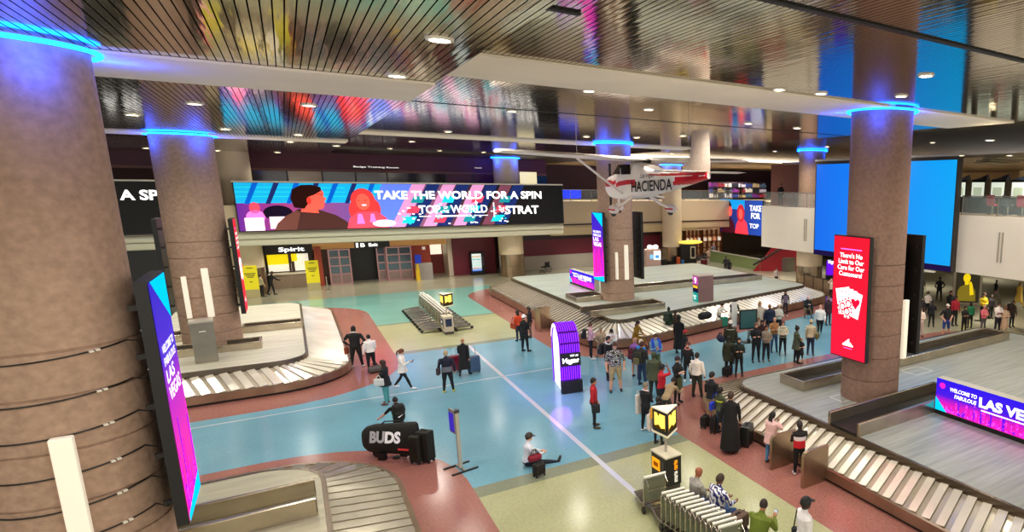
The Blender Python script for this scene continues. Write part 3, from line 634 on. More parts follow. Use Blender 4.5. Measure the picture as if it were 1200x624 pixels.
pl = Plane((p.x-.52, p.y+.17, 1.2), (math.cos(-.7), math.sin(-.7), 0), Z_); pl.text('Vegas', .1, .25, .7, .4, WHT, sm, shear=.3, bold=.05, lift=.1)

# ------------------------------------------------------------------ airplane
PW = mat('#e9dfd6', .3, .1); PR = mat('#c4121f', .3, .1, noise=(2, .1)); PGL = mat('#2c2624', .08, .3); PBK = mat('#151213', .5)
ap = thing('airplane', 'white and red propeller airplane hanging from the ceiling with HACIENDA lettering', 'airplane', (11.75, 24.02, 8.6))
def sect(y, w, zt, zb, n=20, p=3.0):
    zc, h = (zt+zb)/2, (zt-zb)/2; out = []
    for i in range(n):
        a = 2*PI*i/n; c, s = math.cos(a), math.sin(a)
        out.append((w*math.copysign(abs(c)**(2/p), c), y, zc+h*math.copysign(abs(s)**(2/p), s)))
    return out
fz = MB(); secs = [(2.15, .16, -.72, -.98), (2.0, .36, -.55, -1.2), (1.5, .5, -.42, -1.42), (.9, .54, -.36, -1.45), (.75, .56, -.3, -1.45), (.1, .58, .02, -1.42), (-.6, .58, .1, -1.38), (-1.4, .54, .06, -1.3), (-2.1, .46, -.15, -1.2), (-3.4, .34, -.28, -1.02), (-4.8, .2, -.36, -.8), (-5.9, .07, -.4, -.62)]
sa = np.array(secs)[::-1]; yy = np.linspace(-5.9, 2.15, 70)[::-1]
rings = [sect(y, np.interp(y, sa[:, 0], sa[:, 1]), np.interp(y, sa[:, 0], sa[:, 2]), np.interp(y, sa[:, 0], sa[:, 3]), 48) for y in yy]; fz.loft(rings, 0)
for k, fidx in enumerate(fz.f):                    # red stripes on a white body
    if len(fidx) == 4:
        a = np.mean([fz.v[i] for i in fidx], axis=0); y, z = a[1], a[2]
        if y > -1.3 and -.86 < z < -.68+.03*(y > 1): fz.m[k] = 1
        elif y < -1.3 and z > -.5-.02*(y+1.3)*0 and z < -.36-.02*(y+6) and y < -2.2: fz.m[k] = 1
        elif y < -3.95-.8*(z+.7) and z < -.52-.01*y*0 and z > -.84+.035*(-y-3.9): fz.m[k] = 1
fz.build('fuselage', [PW, PR], ap, smooth=True)
w = MB(); prof = [(0, 0), (-.12, .09), (-.45, .14), (-1.0, .08), (-1.6, -.01), (-1.0, -.05), (-.4, -.06), (-.08, -.04)]
w.loft([[(x, y*k-.0, .14+abs(x)*.03+z*k) for y, z in prof] for x, k in ((-5.5, .72), (-5.3, .8), (-2.6, 1), (0, 1), (2.6, 1), (5.3, .8), (5.5, .72))], 0); w.build('wing', PW, ap, smooth=True)
for s in (-1, 1):
    MB().tube([(s*2.6, -.55, .17), (s*.52, -.1, -1.2)], .05, 8).build('wing_strut', PW, ap, smooth=True)
    MB().tube([(s*.4, -.8, -1.3), (s*.9, -.85, -1.62), (s*1.28, -.9, -1.8)], [.07, .06, .05], 8).build('landing_gear_leg', PW, ap, smooth=True)
    pt = MB().ell((s*1.3, -.95, -1.8), (.13, .46, .19), 14, 10).build('wheel_fairing', mat('#d8ccc4', .35), ap, smooth=True)
    MB().box((s*1.3, -.95, -1.82), (.27, .6, .06)).build('fairing_stripe', PR, pt); MB().lathe([(.02, -.05), (.16, -.05), (.17, 0), (.16, .05), (.02, .05)], (0, 0, 0), 16).build('tyre', PBK, pt)
    ty = pt.children[-1]; ty.rotation_euler = (0, PI/2, 0); ty.location = (s*1.3, -.9, -1.92)
MB().tube([(0, 1.35, -1.35), (0, 1.4, -1.75)], .05, 8).build('nose_gear_leg', PW, ap, smooth=True)
pt = MB().ell((0, 1.32, -1.78), (.12, .42, .18), 14, 10).build('wheel_fairing', mat('#d8ccc4', .35), ap, smooth=True)
MB().box((0, 1.32, -1.8), (.25, .55, .06)).build('fairing_stripe', PR, pt); MB().lathe([(.02, -.05), (.15, -.05), (.16, 0), (.15, .05), (.02, .05)], (0, 0, 0), 16).build('tyre', PBK, pt); ty = pt.children[-1]; ty.rotation_euler = (0, PI/2, 0); ty.location = (0, 1.38, -1.9)
fn = MB()
def fin_sec(z, y0, y1, t): return [(0, y0, z), (t, y0-.25*(y0-y1), z), (t, y1+.3*(y0-y1), z), (0, y1, z), (-t, y1+.3*(y0-y1), z), (-t, y0-.25*(y0-y1), z)]
fn.loft([fin_sec(-.45, -3.3, -5.98, .05), fin_sec(-.2, -4.3, -6.0, .06), fin_sec(0, -4.62, -6.0, .06), fin_sec(1.05, -4.85, -5.92, .04)], 0)
fn.build('tail_fin', mat('#b9a99c', .4, .2, noise=(9, .12)), ap)
st = MB(); st.loft([[(x, -4.75-.12*abs(x), -.38), (x, -5.1-.06*abs(x), -.33), (x, -5.8, -.37), (x, -5.1-.06*abs(x), -.41)] for x in (-1.7, -.1, .1, 1.7)], 0); st.build('tailplane', PW, ap)
MB().lathe([(.02, -.2), (.1, -.12), (.15, 0)], (0, 0, 0), 18).build('spinner', PW, ap, smooth=True); sp = ap.children[-1]; sp.rotation_euler = (-PI/2, 0, 0); sp.rotation_euler = (PI/2, 0, 0); sp.location = (0, 2.16, -.85)
pb = MB()
pb.loft([[(-.06-.02*k*0, 2.22, -.85+z), (.06, 2.26, -.85+z), (.06, 2.24, -.85+z), (-.06, 2.2, -.85+z)] for k, z in enumerate((-.95, -.5, 0, .5, .95))], 0); pb.build('propeller', PBK, ap)
for s in (-1, 1):
    wd = MB(); o = s*.585
    wd.flat([(o, .62, -.38), (o, .1, -.02), (o, -.05, -.02), (o, -.05, -.42)][::s]); wd.flat([(o*.99, -.15, -.42), (o*.99, -.15, -.02), (o*.97, -1.0, -.02), (o*.97, -1.0, -.42)][::s]); wd.build('side_window', PGL, ap)
MB().add([(-.5, .82, -.36), (.5, .82, -.36), (.5, .14, .0), (-.5, .14, .0)], [(0, 1, 2, 3)]).build('windshield', PGL, ap)
MB().ell((.0, -1.35, .1), (.16, .3, .09), 12, 8).build('roof_light', PBK, ap, smooth=True)
# lettering on both flanks, reading from nose to tail on the near one
lettering('HACIENDA', (11.75-.555, 24.02-1.1, 8.6-1.13), Vector((.26, -2.9, .12)).normalized(), Z_, 2.85, .42, PBK, ap, lift=.035, bold=.02)
lettering('Las Vegas', (11.75-.55, 24.02-1.85, 8.6-.62), Vector((.1, -.8, .03)).normalized(), Z_, .95, .2, PBK, ap, lift=.04, bold=.01, shear=.3)
for px, py, pz in ((-2.6, -.6, .25), (2.6, -.6, .25), (0, -4.6, -.1)):
    tag(MB().tube([(11.75+px, 24.02+py, 8.6+pz), (11.75+px, 24.02+py, ZM)], .008, 5).build('hanging_cable', RAILM), 'thin steel cable holding up the airplane, '+('over its near wing' if px < 0 else 'over its far wing' if px > 0 else 'over its tail'), 'cable', 'cables holding up the airplane')

# ------------------------------------------------------------------ ceiling downlights
lamp_spots = []
LIGHTS = [(515, 45), (465, 88), (690, 106), (962, 109), (1085, 88), (256, 177), (172.5, 174), (325, 179), (349.5, 157.7), (264, 151), (362, 123), (228, 121), (155, 134), (394, 171), (340, 166),
          (453, 175.5), (508, 178), (559.5, 179.7), (652, 183), (482.6, 166), (525, 154), (877, 144.5), (934, 150), (847, 117), (969, 172), (800, 159), (746, 161), (687, 160), (787, 180), (830, 184), (908, 177.5), (873, 187),
          (1093, 167), (1160, 164), (1056, 112), (1127, 182), (1183, 182), (600, 130), (760, 128), (700, 181)]
dl0 = None
def downlight(P, r, k):
    global dl0
    lb = 'round white ceiling downlight'
    if dl0 is None:
        dl0 = thing('ceiling_downlight', lb, 'ceiling light', tuple(P), 0, 'round ceiling downlights')
        MB().lathe([(.0, -.012), (.13, -.012)], (0, 0, 0), 20).build('lens', mat('#fff0cc', .4, 0, 16.0), dl0)
        MB().lathe([(.13, -.03), (.17, -.03), (.18, 0), (.13, 0), (.13, -.03)], (0, 0, 0), 20, cap=False).build('trim_ring', mat('#e8e2d6', .4, .2), dl0); o = dl0
    else: o = dup(dl0, tuple(P))
    o['label'] = lb
    return o
for k, (x, y) in enumerate(LIGHTS):
    z = ZL
    P = gp(x, y, ZL)
    if P.x > 2.5:
        P = gp(x, y, ZM); z = ZM
        if P.x > 21.1: P = gp(x, y, ZR); z = ZR
        elif P.x < 2.7: P = gp(x, y, ZL); z = ZL
    if P.y > 49.5 and P.x < 31: P = Vector((P.x, 49.3, z))
    if P.x > 31.5 and P.y < 38: P = gp(x, y, 9.5)
    for a, b, zz in ((13.29, 16.24, ZL), (33.2, 34.9, ZL), (12.54, 15.3, ZM), (33.5, 35.7, ZM)):
        if abs(P.z-zz) < .02 and a-.2 < P.y < b+.2 and P.x < 21.1: P.y = a-.25
    P.z -= .002; downlight(P, .17, k); lamp_spots.append(P.copy())

# ------------------------------------------------------------------ kiosks and stands
# purple arch kiosk
ak = thing('arch_kiosk', 'glowing purple and white arch kiosk with a Vegas script sign', 'kiosk', (8.08, 22.75, 0), math.radians(-9))
AW, AH, AR, AD = .36, 2.5, .8, .86                       # half width in x, height, top radius, half depth in y
def arch_line(d, h, r, n=14): return [(-d, 0.0)]+[(-d+r-r*math.cos(PI/2*k/n), h-r+r*math.sin(PI/2*k/n)) for k in range(n+1)]+[(d-r+r*math.sin(PI/2*k/n), h-r+r*math.cos(PI/2*k/n)) for k in range(n+1)]+[(d, 0.0)]
AO, AI = arch_line(AD, AH, AR), arch_line(AD-.14, AH-.14, AR-.12)
def strip(mb, line, x0, x1, mi=0):
    n = len(line); mb.add([(x0, y, z) for y, z in line]+[(x1, y, z) for y, z in line], [(k, n+k, n+k+1, k+1) for k in range(n-1)], mi)
b = MB(); strip(b, AO, -AW, AW); b.build('outer_shell', glow('#3a0f8c', .55), ak)
for k in range(9):
    x = -AW+.03+k*.0815; b = MB(); strip(b, arch_line(AD+.02, AH+.02, AR+.02), x, x+.042); b.build('light_slat', glow('#8a2cff', 1.15), ak)
for q in (3, 8):
    yy, zz = AO[q]; MB().box((0, yy-.012, zz+.015), (2*AW, .06, .06)).build('cross_bar', glow('#4a1470', .5), ak)
n = len(AO)
for x in (-AW, AW):
    b = MB(); b.add([(x, y, z) for y, z in AO]+[(x, y, z) for y, z in AI], [(k, k+1, n+k+1, n+k) for k in range(n-1)]); b.build('arch_border', glow('#9a3cff', .95), ak)
    b = MB(); xx = x*.9; b.add([(xx, y, z) for y, z in AI], [tuple(range(len(AI)))]); b.build('white_side_panel', glow('#f3e9fb', 1.0), ak)
b = MB(); A2, B2 = AO[12:29], AI[12:29]; b.add([(-AW-.012, y, z) for y, z in A2]+[(-AW-.012, y, z) for y, z in B2], [(k, k+1, len(A2)+k+1, len(A2)+k) for k in range(len(A2)-1)]); b.build('white_arch_edge', glow('#f4e8ff', 1.05), ak)
for q in range(8): lettering(('explore the', 'fabulous city', 'shows and', 'dining here')[q % 4], (-AW*.9-.005, .38, 1.9-q*.18), (0, -1, 0), Z_, .5 if q % 2 else .62, .07, glow('#cdb4e4', .85), ak, world=False, name='side_lettering')
MB().box((0, -AD-.06, 1.28), (2*AW+.02, .1, .5)).build('sign_band', BLK, ak)
lettering('Vegas', (-AW+.05, -AD-.12, 1.1), X_, Z_, 2*AW-.1, .26, WHT, ak, world=False, shear=.35, bold=.04, name='vegas_lettering')
lettering('VISIT LAS', (-.02, -AD-.12, 1.4), X_, Z_, .3, .08, WHT, ak, world=False, shear=.1, bold=.02, name='small_lettering')
MB().box((0, -AD-.1, .24), (2*AW+.06, .24, .48)).build('base', BLK, ak, bevel=.01)
l = bpy.data.lights.new('arch_glow', 'POINT'); l.energy = 25; l.color = (.45, .1, 1); l.shadow_soft_size = .4; lo = bpy.data.objects.new('arch_glow', l); COL.objects.link(lo); lo.location = (7.3, 21.3, .7)

# luggage cart kiosks
def cart_kiosk(label, loc, rz, brand=True):
    t = thing('cart_kiosk', label, 'kiosk', loc, rz, 'luggage cart rental kiosks')
    MB().box((0, 0, .52), (.46, .72, .78)).build('cabinet', BLK if brand else mat('#c9c0ac', .4), t, bevel=.01)
    MB().box((0, 0, .07), (.42, .66, .14)).build('plinth', mat('#4a4640', .5), t)
    MB().box((0, 0, .925), (.5, .76, .035)).build('top_plate', mat('#d2cbb0', .5), t)
    sc = MB().box((-.236, .12, .62), (.012, .36, .3)).build('display_panel', glow('#ff9d1c', .95) if brand else glow('#22386e', .5), t); MB().box((-.245, .12, .62), (.01, .22, .12)).build('display_symbol', glow('#8a4a10', .6) if brand else glow('#d8d0c0', .6), sc)
    MB().box((-.236, -.2, .55), (.014, .12, .5)).build('side_strip', mat('#3b3733', .4), t)
    if brand:
        lettering('smarte', (.1, -.372, .22), Z_, -X_, .3, .12, mat('#f2ede0', .5, 0, .5), t, world=False, name='brand_lettering', bold=.03)
        lettering('carte', (.1, -.372, .56), Z_, -X_, .26, .12, glow('#ff9d1c', .8), t, world=False, name='brand_lettering', bold=.03)
    else: MB().box((0, -.372, .62), (.3, .012, .4)).build('front_display', mat('#14203c', .2, 0, .3), t)
    MB().tube([(0, 0, .93), (0, 0, 1.48)], .035, 8).build('pole', mat('#cfc9ba', .3, .6), t, smooth=True)
    R = .36; pts = [(R*math.cos(a), R*math.sin(a)) for a in (math.radians(k) for k in (-115, 5, 125))]
    ln = MB().prism(pts, 1.49, 2.1).build('lantern', mat('#181410', .4), t); MB().prism([(p[0]*1.05, p[1]*1.05) for p in pts], 2.1, 2.14).build('lantern_cap', mat('#efe6cc', .5, 0, .25), t)
    MB().prism([(p[0]*1.04, p[1]*1.04) for p in pts], 1.44, 1.5).build('lantern_rim', mat('#e4d8b4', .5, 0, .25), t)
    for k in range(3):
        a, b2 = Vector((*pts[k], 0)), Vector((*pts[(k+1) % 3], 0)); U = (b2-a).normalized(); w = (b2-a).length; pl = Plane(a+Z_*1.52, U, Z_)
        m = MB(); pl.rect(m, w*.14, .08, w*.86, .5, .006, 0); pl.poly(m, [(w*.14, .08), (w*.86, .08), (w*.86, .16), (w*.6, .12), (w*.45, .2), (w*.14, .14)], .009, 1); pl.poly(m, [(w*.3, .5), (w*.5, .5), (w*.45, .42)], .009, 1)
        m.build('lantern_picture', [glow('#ffd85a', 1.15), glow('#4a360c', .5)], ln)
    return t
cart_kiosk('black luggage cart kiosk with lit triangular lantern beside the nested carts', (7.22, 13.22, 0), math.radians(3))
cart_kiosk('pale luggage cart kiosk with lantern at the near end of the distant cart rack', (6.12, 34.75, 0), 0, brand=False)

# luggage carts
FR = mat('#bdb7a6', .25, .8); PAN = mat('#7c8068', .5, .1, noise=(3, .1)); WHB = mat('#f1ecdf', .35)
def make_cart(label, loc, rz, group):
    t = thing('luggage_cart', label, 'luggage cart', loc, rz, group)       # handle along x, base runs to +y
    for s in (-1, 1):
        MB().tube([(s*.26, .06, .3), (s*.275, .0, .92), (s*.24, -.02, 1.0)], .016, 6).build('side_tube', FR, t, smooth=True)
        MB().tube([(s*.26, .04, .26), (s*.25, .45, .2), (s*.16, .98, .16)], .016, 6).build('base_rail', FR, t, smooth=True)
    for x, y in ((-.25, .12), (.25, .12), (0, .98)):
        wh = MB().lathe([(.02, -.025), (.08, -.025), (.085, 0), (.08, .025), (.02, .025)], (0, 0, 0), 14).build('wheel', RUB, t); wh.rotation_euler = (0, PI/2, 0); wh.location = (x, y, .085)
    MB().tube([(-.27, -.02, 1.0), (.27, -.02, 1.0)], .032, 8).build('handle_bar', WHB, t, smooth=True)
    MB().lohi((-.25, .0, .36), (.25, .03, .93)).build('back_panel', PAN, t, bevel=.008)
    MB().add([(-.25, .06, .27), (.25, .06, .27), (.17, .95, .18), (-.17, .95, .18), (-.25, .06, .25), (.25, .06, .25), (.17, .95, .16), (-.17, .95, .16)], [(0, 1, 2, 3), (7, 6, 5, 4), (0, 4, 5, 1), (1, 5, 6, 2), (2, 6, 7, 3), (3, 7, 4, 0)]).build('base_tray', mat('#4a4438', .4, .4), t)
    g = MB()
    for k in range(5): g.tube([(-.25+.015*k, .15+.18*k, .235-.012*k), (.25-.015*k, .15+.18*k, .235-.012*k)], .01, 5)
    g.tube([(-.16, .98, .16), (.16, .98, .16)], .014, 6); g.build('base_grid', FR, t)
    g = MB(); g.tube([(-.24, -.02, .98), (-.24, -.2, .86), (-.24, -.2, .72), (.24, -.2, .72), (.24, -.2, .86), (.24, -.02, .98)], .009, 5)
    for k in range(4): g.tube([(-.16+.107*k, -.2, .72), (-.16+.107*k, .0, .66)], .007, 5)
    g.build('basket_mesh', FR, t)
    return t
cg = 'luggage carts nested beside the black kiosk'
c0 = make_cart('single luggage cart standing apart directly left of the black kiosk', (6.3, 12.12, 0), math.radians(-6), cg)
ordi = ('first', 'second', 'third', 'fourth', 'fifth', 'sixth', 'seventh', 'eighth', 'ninth', 'tenth', 'eleventh', 'twelfth')
for k in range(12):
    dup(c0, (6.27+.022*k, 11.2-.172*k, 0), math.radians(-8), ordi[k]+' luggage cart of the nested row counting from the black kiosk')
rg = 'luggage carts parked in the distant rack'
for side, nm in ((1, 'left'), (-1, 'right')):
    for k in range(10):
        x, y = (5.98, 35.5+.72*k) if side > 0 else (6.42, 35.2+.72*k)
        dup(c0, (x, y, 0), PI/2 if side > 0 else -PI/2, ordi[k]+' luggage cart on the '+nm+' side of the distant cart rack counting from its kiosk')['group'] = rg
rk = thing('cart_rack', 'long steel divider rail of the distant luggage cart rack', 'rack', (6.2, 39.2, 0))
for x in (6.13, 6.27): MB().lohi((x-.025, 35.2, 1.0), (x+.025, 42.8, 1.06)).build('rail', WHB, rk, world=True)
for y in (36.2, 38.5, 40.8, 42.6): MB().lohi((6.17, y-.04, 0), (6.23, y+.04, 1.02)).build('post', FR, rk, world=True)

# stand-up sign by the bike bag
ss = thing('sign_stand', 'slim upright sign stand with blue purple poster on the blue floor', 'sign stand', (3.08, 17.35, 0), math.radians(12))
MB().lohi((-.05, -.035, .02), (.05, .035, 1.62)).build('post', mat('#c9c5b6', .35, .5), ss, bevel=.01)
MB().lohi((-.09, -.04, 1.05), (-.045, .28, 1.72)).build('poster_board', mat('#8d887c', .4, .3), ss); MB().lohi((-.1, -.02, 1.1), (-.09, .26, 1.62)).build('poster', glow('#3a2aa8', .7), ss)
MB().lohi((-.07, -.06, 1.62), (.07, .08, 1.72)).build('head_cap', mat('#3a3a40', .4), ss, bevel=.02)
for y in (-.27, .27): MB().lohi((-.35, y-.03, 0), (.35, y+.03, .04)).build('foot', BLK, ss)
MB().lohi((-.03, -.27, .01), (.03, .27, .05)).build('cross_bar', mat('#8d887c', .4, .5), ss)

# number 9 pillar and grey pedestal on the decks
k9 = thing('information_pillar', 'purple and teal information pillar with a large number 9 on the middle carousel', 'sign pillar', (19.0, 29.95, 1.14), math.radians(-4))
MB().lohi((-.5, -.35, 0), (.5, .35, 1.5)).build('body', mat('#8a6a68', .35, .3, noise=(1, .12)), k9, bevel=.015)
MB().lohi((-.52, -.37, 1.5), (.52, .37, 1.55)).build('cap', mat('#b8a89c', .4), k9)
pl = Plane((-.505, .33, 0), (0, -1, 0), Z_); m = MB(); pl.rect(m, 0, 1.0, .66, 1.5, .004, 0); pl.rect(m, 0, .55, .66, 1.0, .004, 1); pl.rect(m, 0, .0, .66, .55, .004, 2); pl.rect(m, .05, .8, .6, .95, .008, 3)
m.build('panel_print', [glow('#b0489c', .8), glow('#1c1838', .6), glow('#1f8f86', .75), glow('#f0b428', .9)], k9)
pl.text('9', .2, 1.07, .27, .36, WHT, k9, world=False, bold=.015); pl.text('Baggage\nClaim', .06, .12, .4, .3, glow('#d8f0ea', .9), k9, world=False)
pd = thing('pedestal', 'slim grey steel pedestal standing on the left carousel deck', 'pedestal', (-3.1, 30.85, .92), math.radians(4)); MB().lohi((-.34, -.3, 0), (.34, .3, 1.55)).build('body', mat('#8d887c', .35, .5, noise=(2, .1)), pd, bevel=.02)
MB().lohi((-.36, -.32, 1.55), (.36, .32, 1.63)).build('cap', mat('#c9c4b4', .3, .5), pd, bevel=.01); MB().lohi((-.1, -.31, 1.2), (.1, -.3, 1.24)).build('plate', mat('#e8e4d8', .4), pd)

# boards among the waiting people
wb = thing('sign_board', 'tall narrow white sign board standing among the waiting people', 'sign board', (17.45, 24.6, 0), math.radians(-20)); MB().lohi((-.14, -.02, .8), (.14, .02, 2.05)).build('board', mat('#ece8de', .5), wb); MB().lohi((-.25, -.2, 0), (.25, .2, .05)).build('base', BLK, wb); MB().lohi((-.03, -.02, .05), (.03, .02, .8)).build('post', FR, wb)
tb = thing('sign_board', 'dark teal framed board on a stand beside the white board', 'sign board', (17.95, 24.1, 0), math.radians(-15)); MB().lohi((-.42, -.03, .75), (.42, .03, 1.65)).build('board', mat('#34605e', .4, 0, .06), tb); fr = MB(); fr.lohi((-.47, -.05, .7), (.47, .05, .76)); fr.lohi((-.47, -.05, 1.64), (.47, .05, 1.7)); fr.lohi((-.47, -.05, .7), (-.42, .05, 1.7)); fr.lohi((.42, -.05, .7), (.47, .05, 1.7)); fr.build('frame', BLK, tb); MB().lohi((-.03, -.02, 0), (.03, .02, .75)).build('post', FR, tb); MB().lohi((-.3, -.2, 0), (.3, .2, .04)).build('base', BLK, tb)

# low bench with its back to the carts
bn = thing('bench', 'low metal bench behind the nested luggage carts', 'bench', (7.02, 10.1, 0)); MB().lohi((-.36, -1.5, .4), (.25, 1.5, .45)).build('seat', mat('#5d584e', .4, .5), bn, bevel=.01)
for y in (-1.3, 0, 1.3): MB().lohi((-.14, y-.04, 0), (.16, y+.04, .4)).build('leg', FR, bn)

# ------------------------------------------------------------------ back-wall shops
sp = thing('service_counter', 'lit airline service counter with yellow posters under a white Spirit sign', 'service counter', (-.3, 57.1, 0))
MB().lohi((-1.6, 56.6, 0), (1.1, 57.3, 1.05)).build('counter', mat('#8d7a66', .5), sp, world=True); MB().lohi((-1.65, 56.5, 1.05), (1.15, 57.4, 1.12)).build('counter_top', mat('#d8cdb8', .4), sp, world=True)
MB().lohi((.0, 57.9, 1.15), (.9, 58.0, 2.5)).build('lit_window', glow('#f3ead4', .85), sp, world=True); MB().lohi((-1.6, 57.9, 1.15), (-.2, 58.0, 1.75)).build('lit_window', glow('#f3ead4', .8), sp, world=True)
MB().lohi((-1.6, 57.75, 1.7), (-.35, 57.8, 2.5)).build('yellow_poster', glow('#ffe21a', .75), sp, world=True); MB().lohi((-.15, 57.75, 1.9), (.2, 57.8, 2.5)).build('yellow_poster', glow('#ffd81a', .9), sp, world=True)
for x in (-.28, .95): MB().lohi((x-.07, 57.4, 1.12), (x+.07, 57.6, 2.75)).build('mullion', mat('#3a1f1a', .4), sp, world=True)
lettering('Spirit', (-.85, 56.98, 2.62), X_, Z_, 1.55, .42, glow('#ffffff', 1.3), sp, bold=.025)
def stand_poster(x, y, label):
    t = thing('stand_poster', label, 'poster', (x, y, 0), 0, 'yellow stand posters by the service counter'); MB().lohi((-.4, -.02, .55), (.4, .02, 2.2)).build('board', glow('#c9bd2a', .5), t); MB().lohi((-.4, -.03, .0), (.4, .03, .55)).build('lower_board', mat('#b5ab78', .5), t)
    for q, (w, z) in enumerate(((.34, 2.0), (.6, 1.62), (.5, 1.5), (.36, 1.38), (.16, 1.05))): MB().lohi((-w/2, -.03, z), (w/2, -.021, z+.06)).build('text_bar', mat('#5a5418', .6), t)
    return t
stand_poster(-2.5, 53.3, 'yellow stand poster left of the Spirit service counter'); stand_poster(.98, 54.6, 'yellow stand poster right of the Spirit service counter')
for k, (x, y) in enumerate(((332, 337), (384, 341), (344, 338))):
    p = gp(x, y); b_ = thing('queue_post', 'slim silver queue post in front of the Spirit counter, '+('leftmost', 'rightmost', 'middle')[k]+' of three', 'post', tuple(p), 0, 'queue posts by the service counter'); MB().lathe([(.16, 0), (.16, .03), (.03, .05), (.03, 1.0), (.04, 1.02), (.0, 1.03)], (0, 0, 0), 12).build('post', mat('#d8d4c8', .2, .9), b_, smooth=True)
for k, (x0, x1) in enumerate(((337, 344), (346, 353))):
    p, q = gp(x0, 336), gp(x1, 336); tag(MB().lohi((p.x, p.y, 0), (q.x, p.y+.45, 1.0)).build('trash_bin', mat('#141313', .5), None, bevel=.03), ('left' if k == 0 else 'right')+' black bin in front of the Spirit counter', 'bin', 'black bins')
def glass_door(x0, x1, y, n, idx):
    o = MB(); w = (x1-x0); pink = mat('#b98c8c', .3, .5)
    for k in range(n+1): xx = x0+w*k/n; o.lohi((xx-.05, y-.06, 0), (xx+.05, y+.06, 2.75))
    for z in (.04, .8, 1.45, 2.1, 2.7): o.lohi((x0, y-.05, z-.05), (x1, y+.05, z+.05))
    f = struct('door_%d' % idx, o, pink); MB().lohi((x0, y-.01, .85), (x1, y+.01, 2.7)).build('door_glass', mat('#4a5a62', .08, .2, .05), f); MB().lohi((x0, y-.012, .05), (x1, y+.012, .85)).build('door_panel', mat('#8f7a74', .35, .3), f)
glass_door(2.15, 3.5, 56.9, 2, 1); glass_door(6.0, 7.75, 56.9, 2, 2); glass_door(5.4, 5.95, 57.5, 1, 3)
struct('wall_doorway_dark', MB().lohi((3.5, 58.5, 0), (6.0, 58.6, 3.0)), mat('#0c0b0a', .4))  # near-black sheet: the darkness of the open doorway put into its colour
struct('wall_pillar_red', MB().lohi((1.25, 56.7, 0), (1.7, 57.2, 3.0)), mat('#a8442c', .5)); struct('wall_by_doors', MB().lohi((1.7, 57.2, 0), (2.15, 57.4, 3.0)), mat('#5a3a30', .5))
ex = tag(MB().lohi((3.9, 56.9, 2.7), (6.3, 57.0, 3.3)).build('exit_sign', mat('#140f0c', .5)), 'black sign with white 1B Exit lettering above the dark exit doorway', 'sign'); lettering('1', (4.0, 56.9, 2.8), X_, Z_, .15, .36, WHT, ex, bold=.02); lettering('B', (4.3, 56.9, 2.82), X_, Z_, .3, .3, WHT, ex, bold=.02); lettering('Exit', (4.85, 56.9, 2.84), X_, Z_, .62, .26, WHT, ex, bold=.03)
po = thing('podium', 'grey podium with a small blue screen right of the glass exit doors', 'podium', (8.5, 56.3, 0)); MB().lohi((-.6, -.3, 0), (.62, .3, 1.35)).build('body', mat('#9a938c', .5), po, bevel=.02); MB().lohi((-.6, -.1, 1.35), (-.15, .0, 2.05)).build('screen', glow('#27358c', .7), po)
tag(MB().lathe([(.0, 0), (.17, 0), (.16, .25), (.14, .95), (.09, 1.05), (.09, 1.35), (0, 1.36)], (7.98, 55.8, 0), 14).build('sanitizer_post', mat('#d8b21c', .4), None, smooth=True), 'yellow sanitizer post in front of the grey podium', 'post')
tag(MB().lohi((8.75, 57.82, 2.3), (8.98, 57.88, 2.55)).build('wall_plate', mat('#f2ece0', .4, 0, .3)), 'small white plate on the red-orange wall above the podium', 'plate')
vm = thing('vending_machine', 'lit glass-front vending machine against the maroon wall', 'vending machine', (12.75, 56.6, 0)); MB().lohi((-.56, -.1, 0), (.56, .5, 2.0)).build('cabinet', mat('#15131a', .4), vm, bevel=.02); MB().lohi((-.46, -.12, .35), (.3, -.1, 1.85)).build('glass_front', ramp_screen([(0, '#2878e8'), (.25, '#e8f4f4'), (1, '#f4fbf2')], 2, 1.0), vm)
rnd = random.Random(8)
for q in range(5):
    m = MB()
    for j in range(6): m.lohi((-.42+.115*j, -.135, .55+.25*q), (-.34+.115*j, -.121, .55+.25*q+rnd.uniform(.08, .17)))
    m.build('snack_pattern', glow(rnd.choice(('#58b0a0', '#c8a060', '#7ac0c8', '#a0c8b0')), .7), vm)
MB().lohi((.34, -.125, .8), (.5, -.1, 1.6)).build('pay_panel', mat('#4a4a50', .4), vm)
# wheelchair
wp = gp(639, 319); wc = thing('wheelchair', 'empty black wheelchair by the grey wall right of the clad column', 'wheelchair', (wp.x, wp.y-.4, 0), .5)
for s in (-.3, .3):
    g = MB(); g.loft([[(s+.02*math.sin(b), (.3+.02*math.cos(b))*math.cos(a), .32+(.3+.02*math.cos(b))*math.sin(a)) for b in (2*PI*j/5 for j in range(5))] for a in (2*PI*k/18 for k in range(19))], 0, False)
    for k in range(6): a = 2*PI*k/6; g.tube([(s, 0, .32), (s, .29*math.cos(a), .32+.29*math.sin(a))], .008, 4)
    g.build('big_wheel', RUB, wc); MB().tube([(s*.9, -.05, .3), (s*.9, -.1, .95), (s*.9, -.28, .98)], .02, 6).build('back_tube', BLK, wc)
    MB().lathe([(.02, 0), (.09, 0), (.09, .04), (.02, .04)], (s*.9, .5, .0), 10).build('front_caster', RUB, wc)
MB().lohi((-.27, -.05, .46), (.27, .42, .52)).build('seat', BLK, wc); MB().lohi((-.27, -.1, .52), (.27, -.06, .95)).build('backrest', BLK, wc); MB().lohi((-.24, .45, .12), (.24, .7, .16)).build('footrest', BLK, wc)
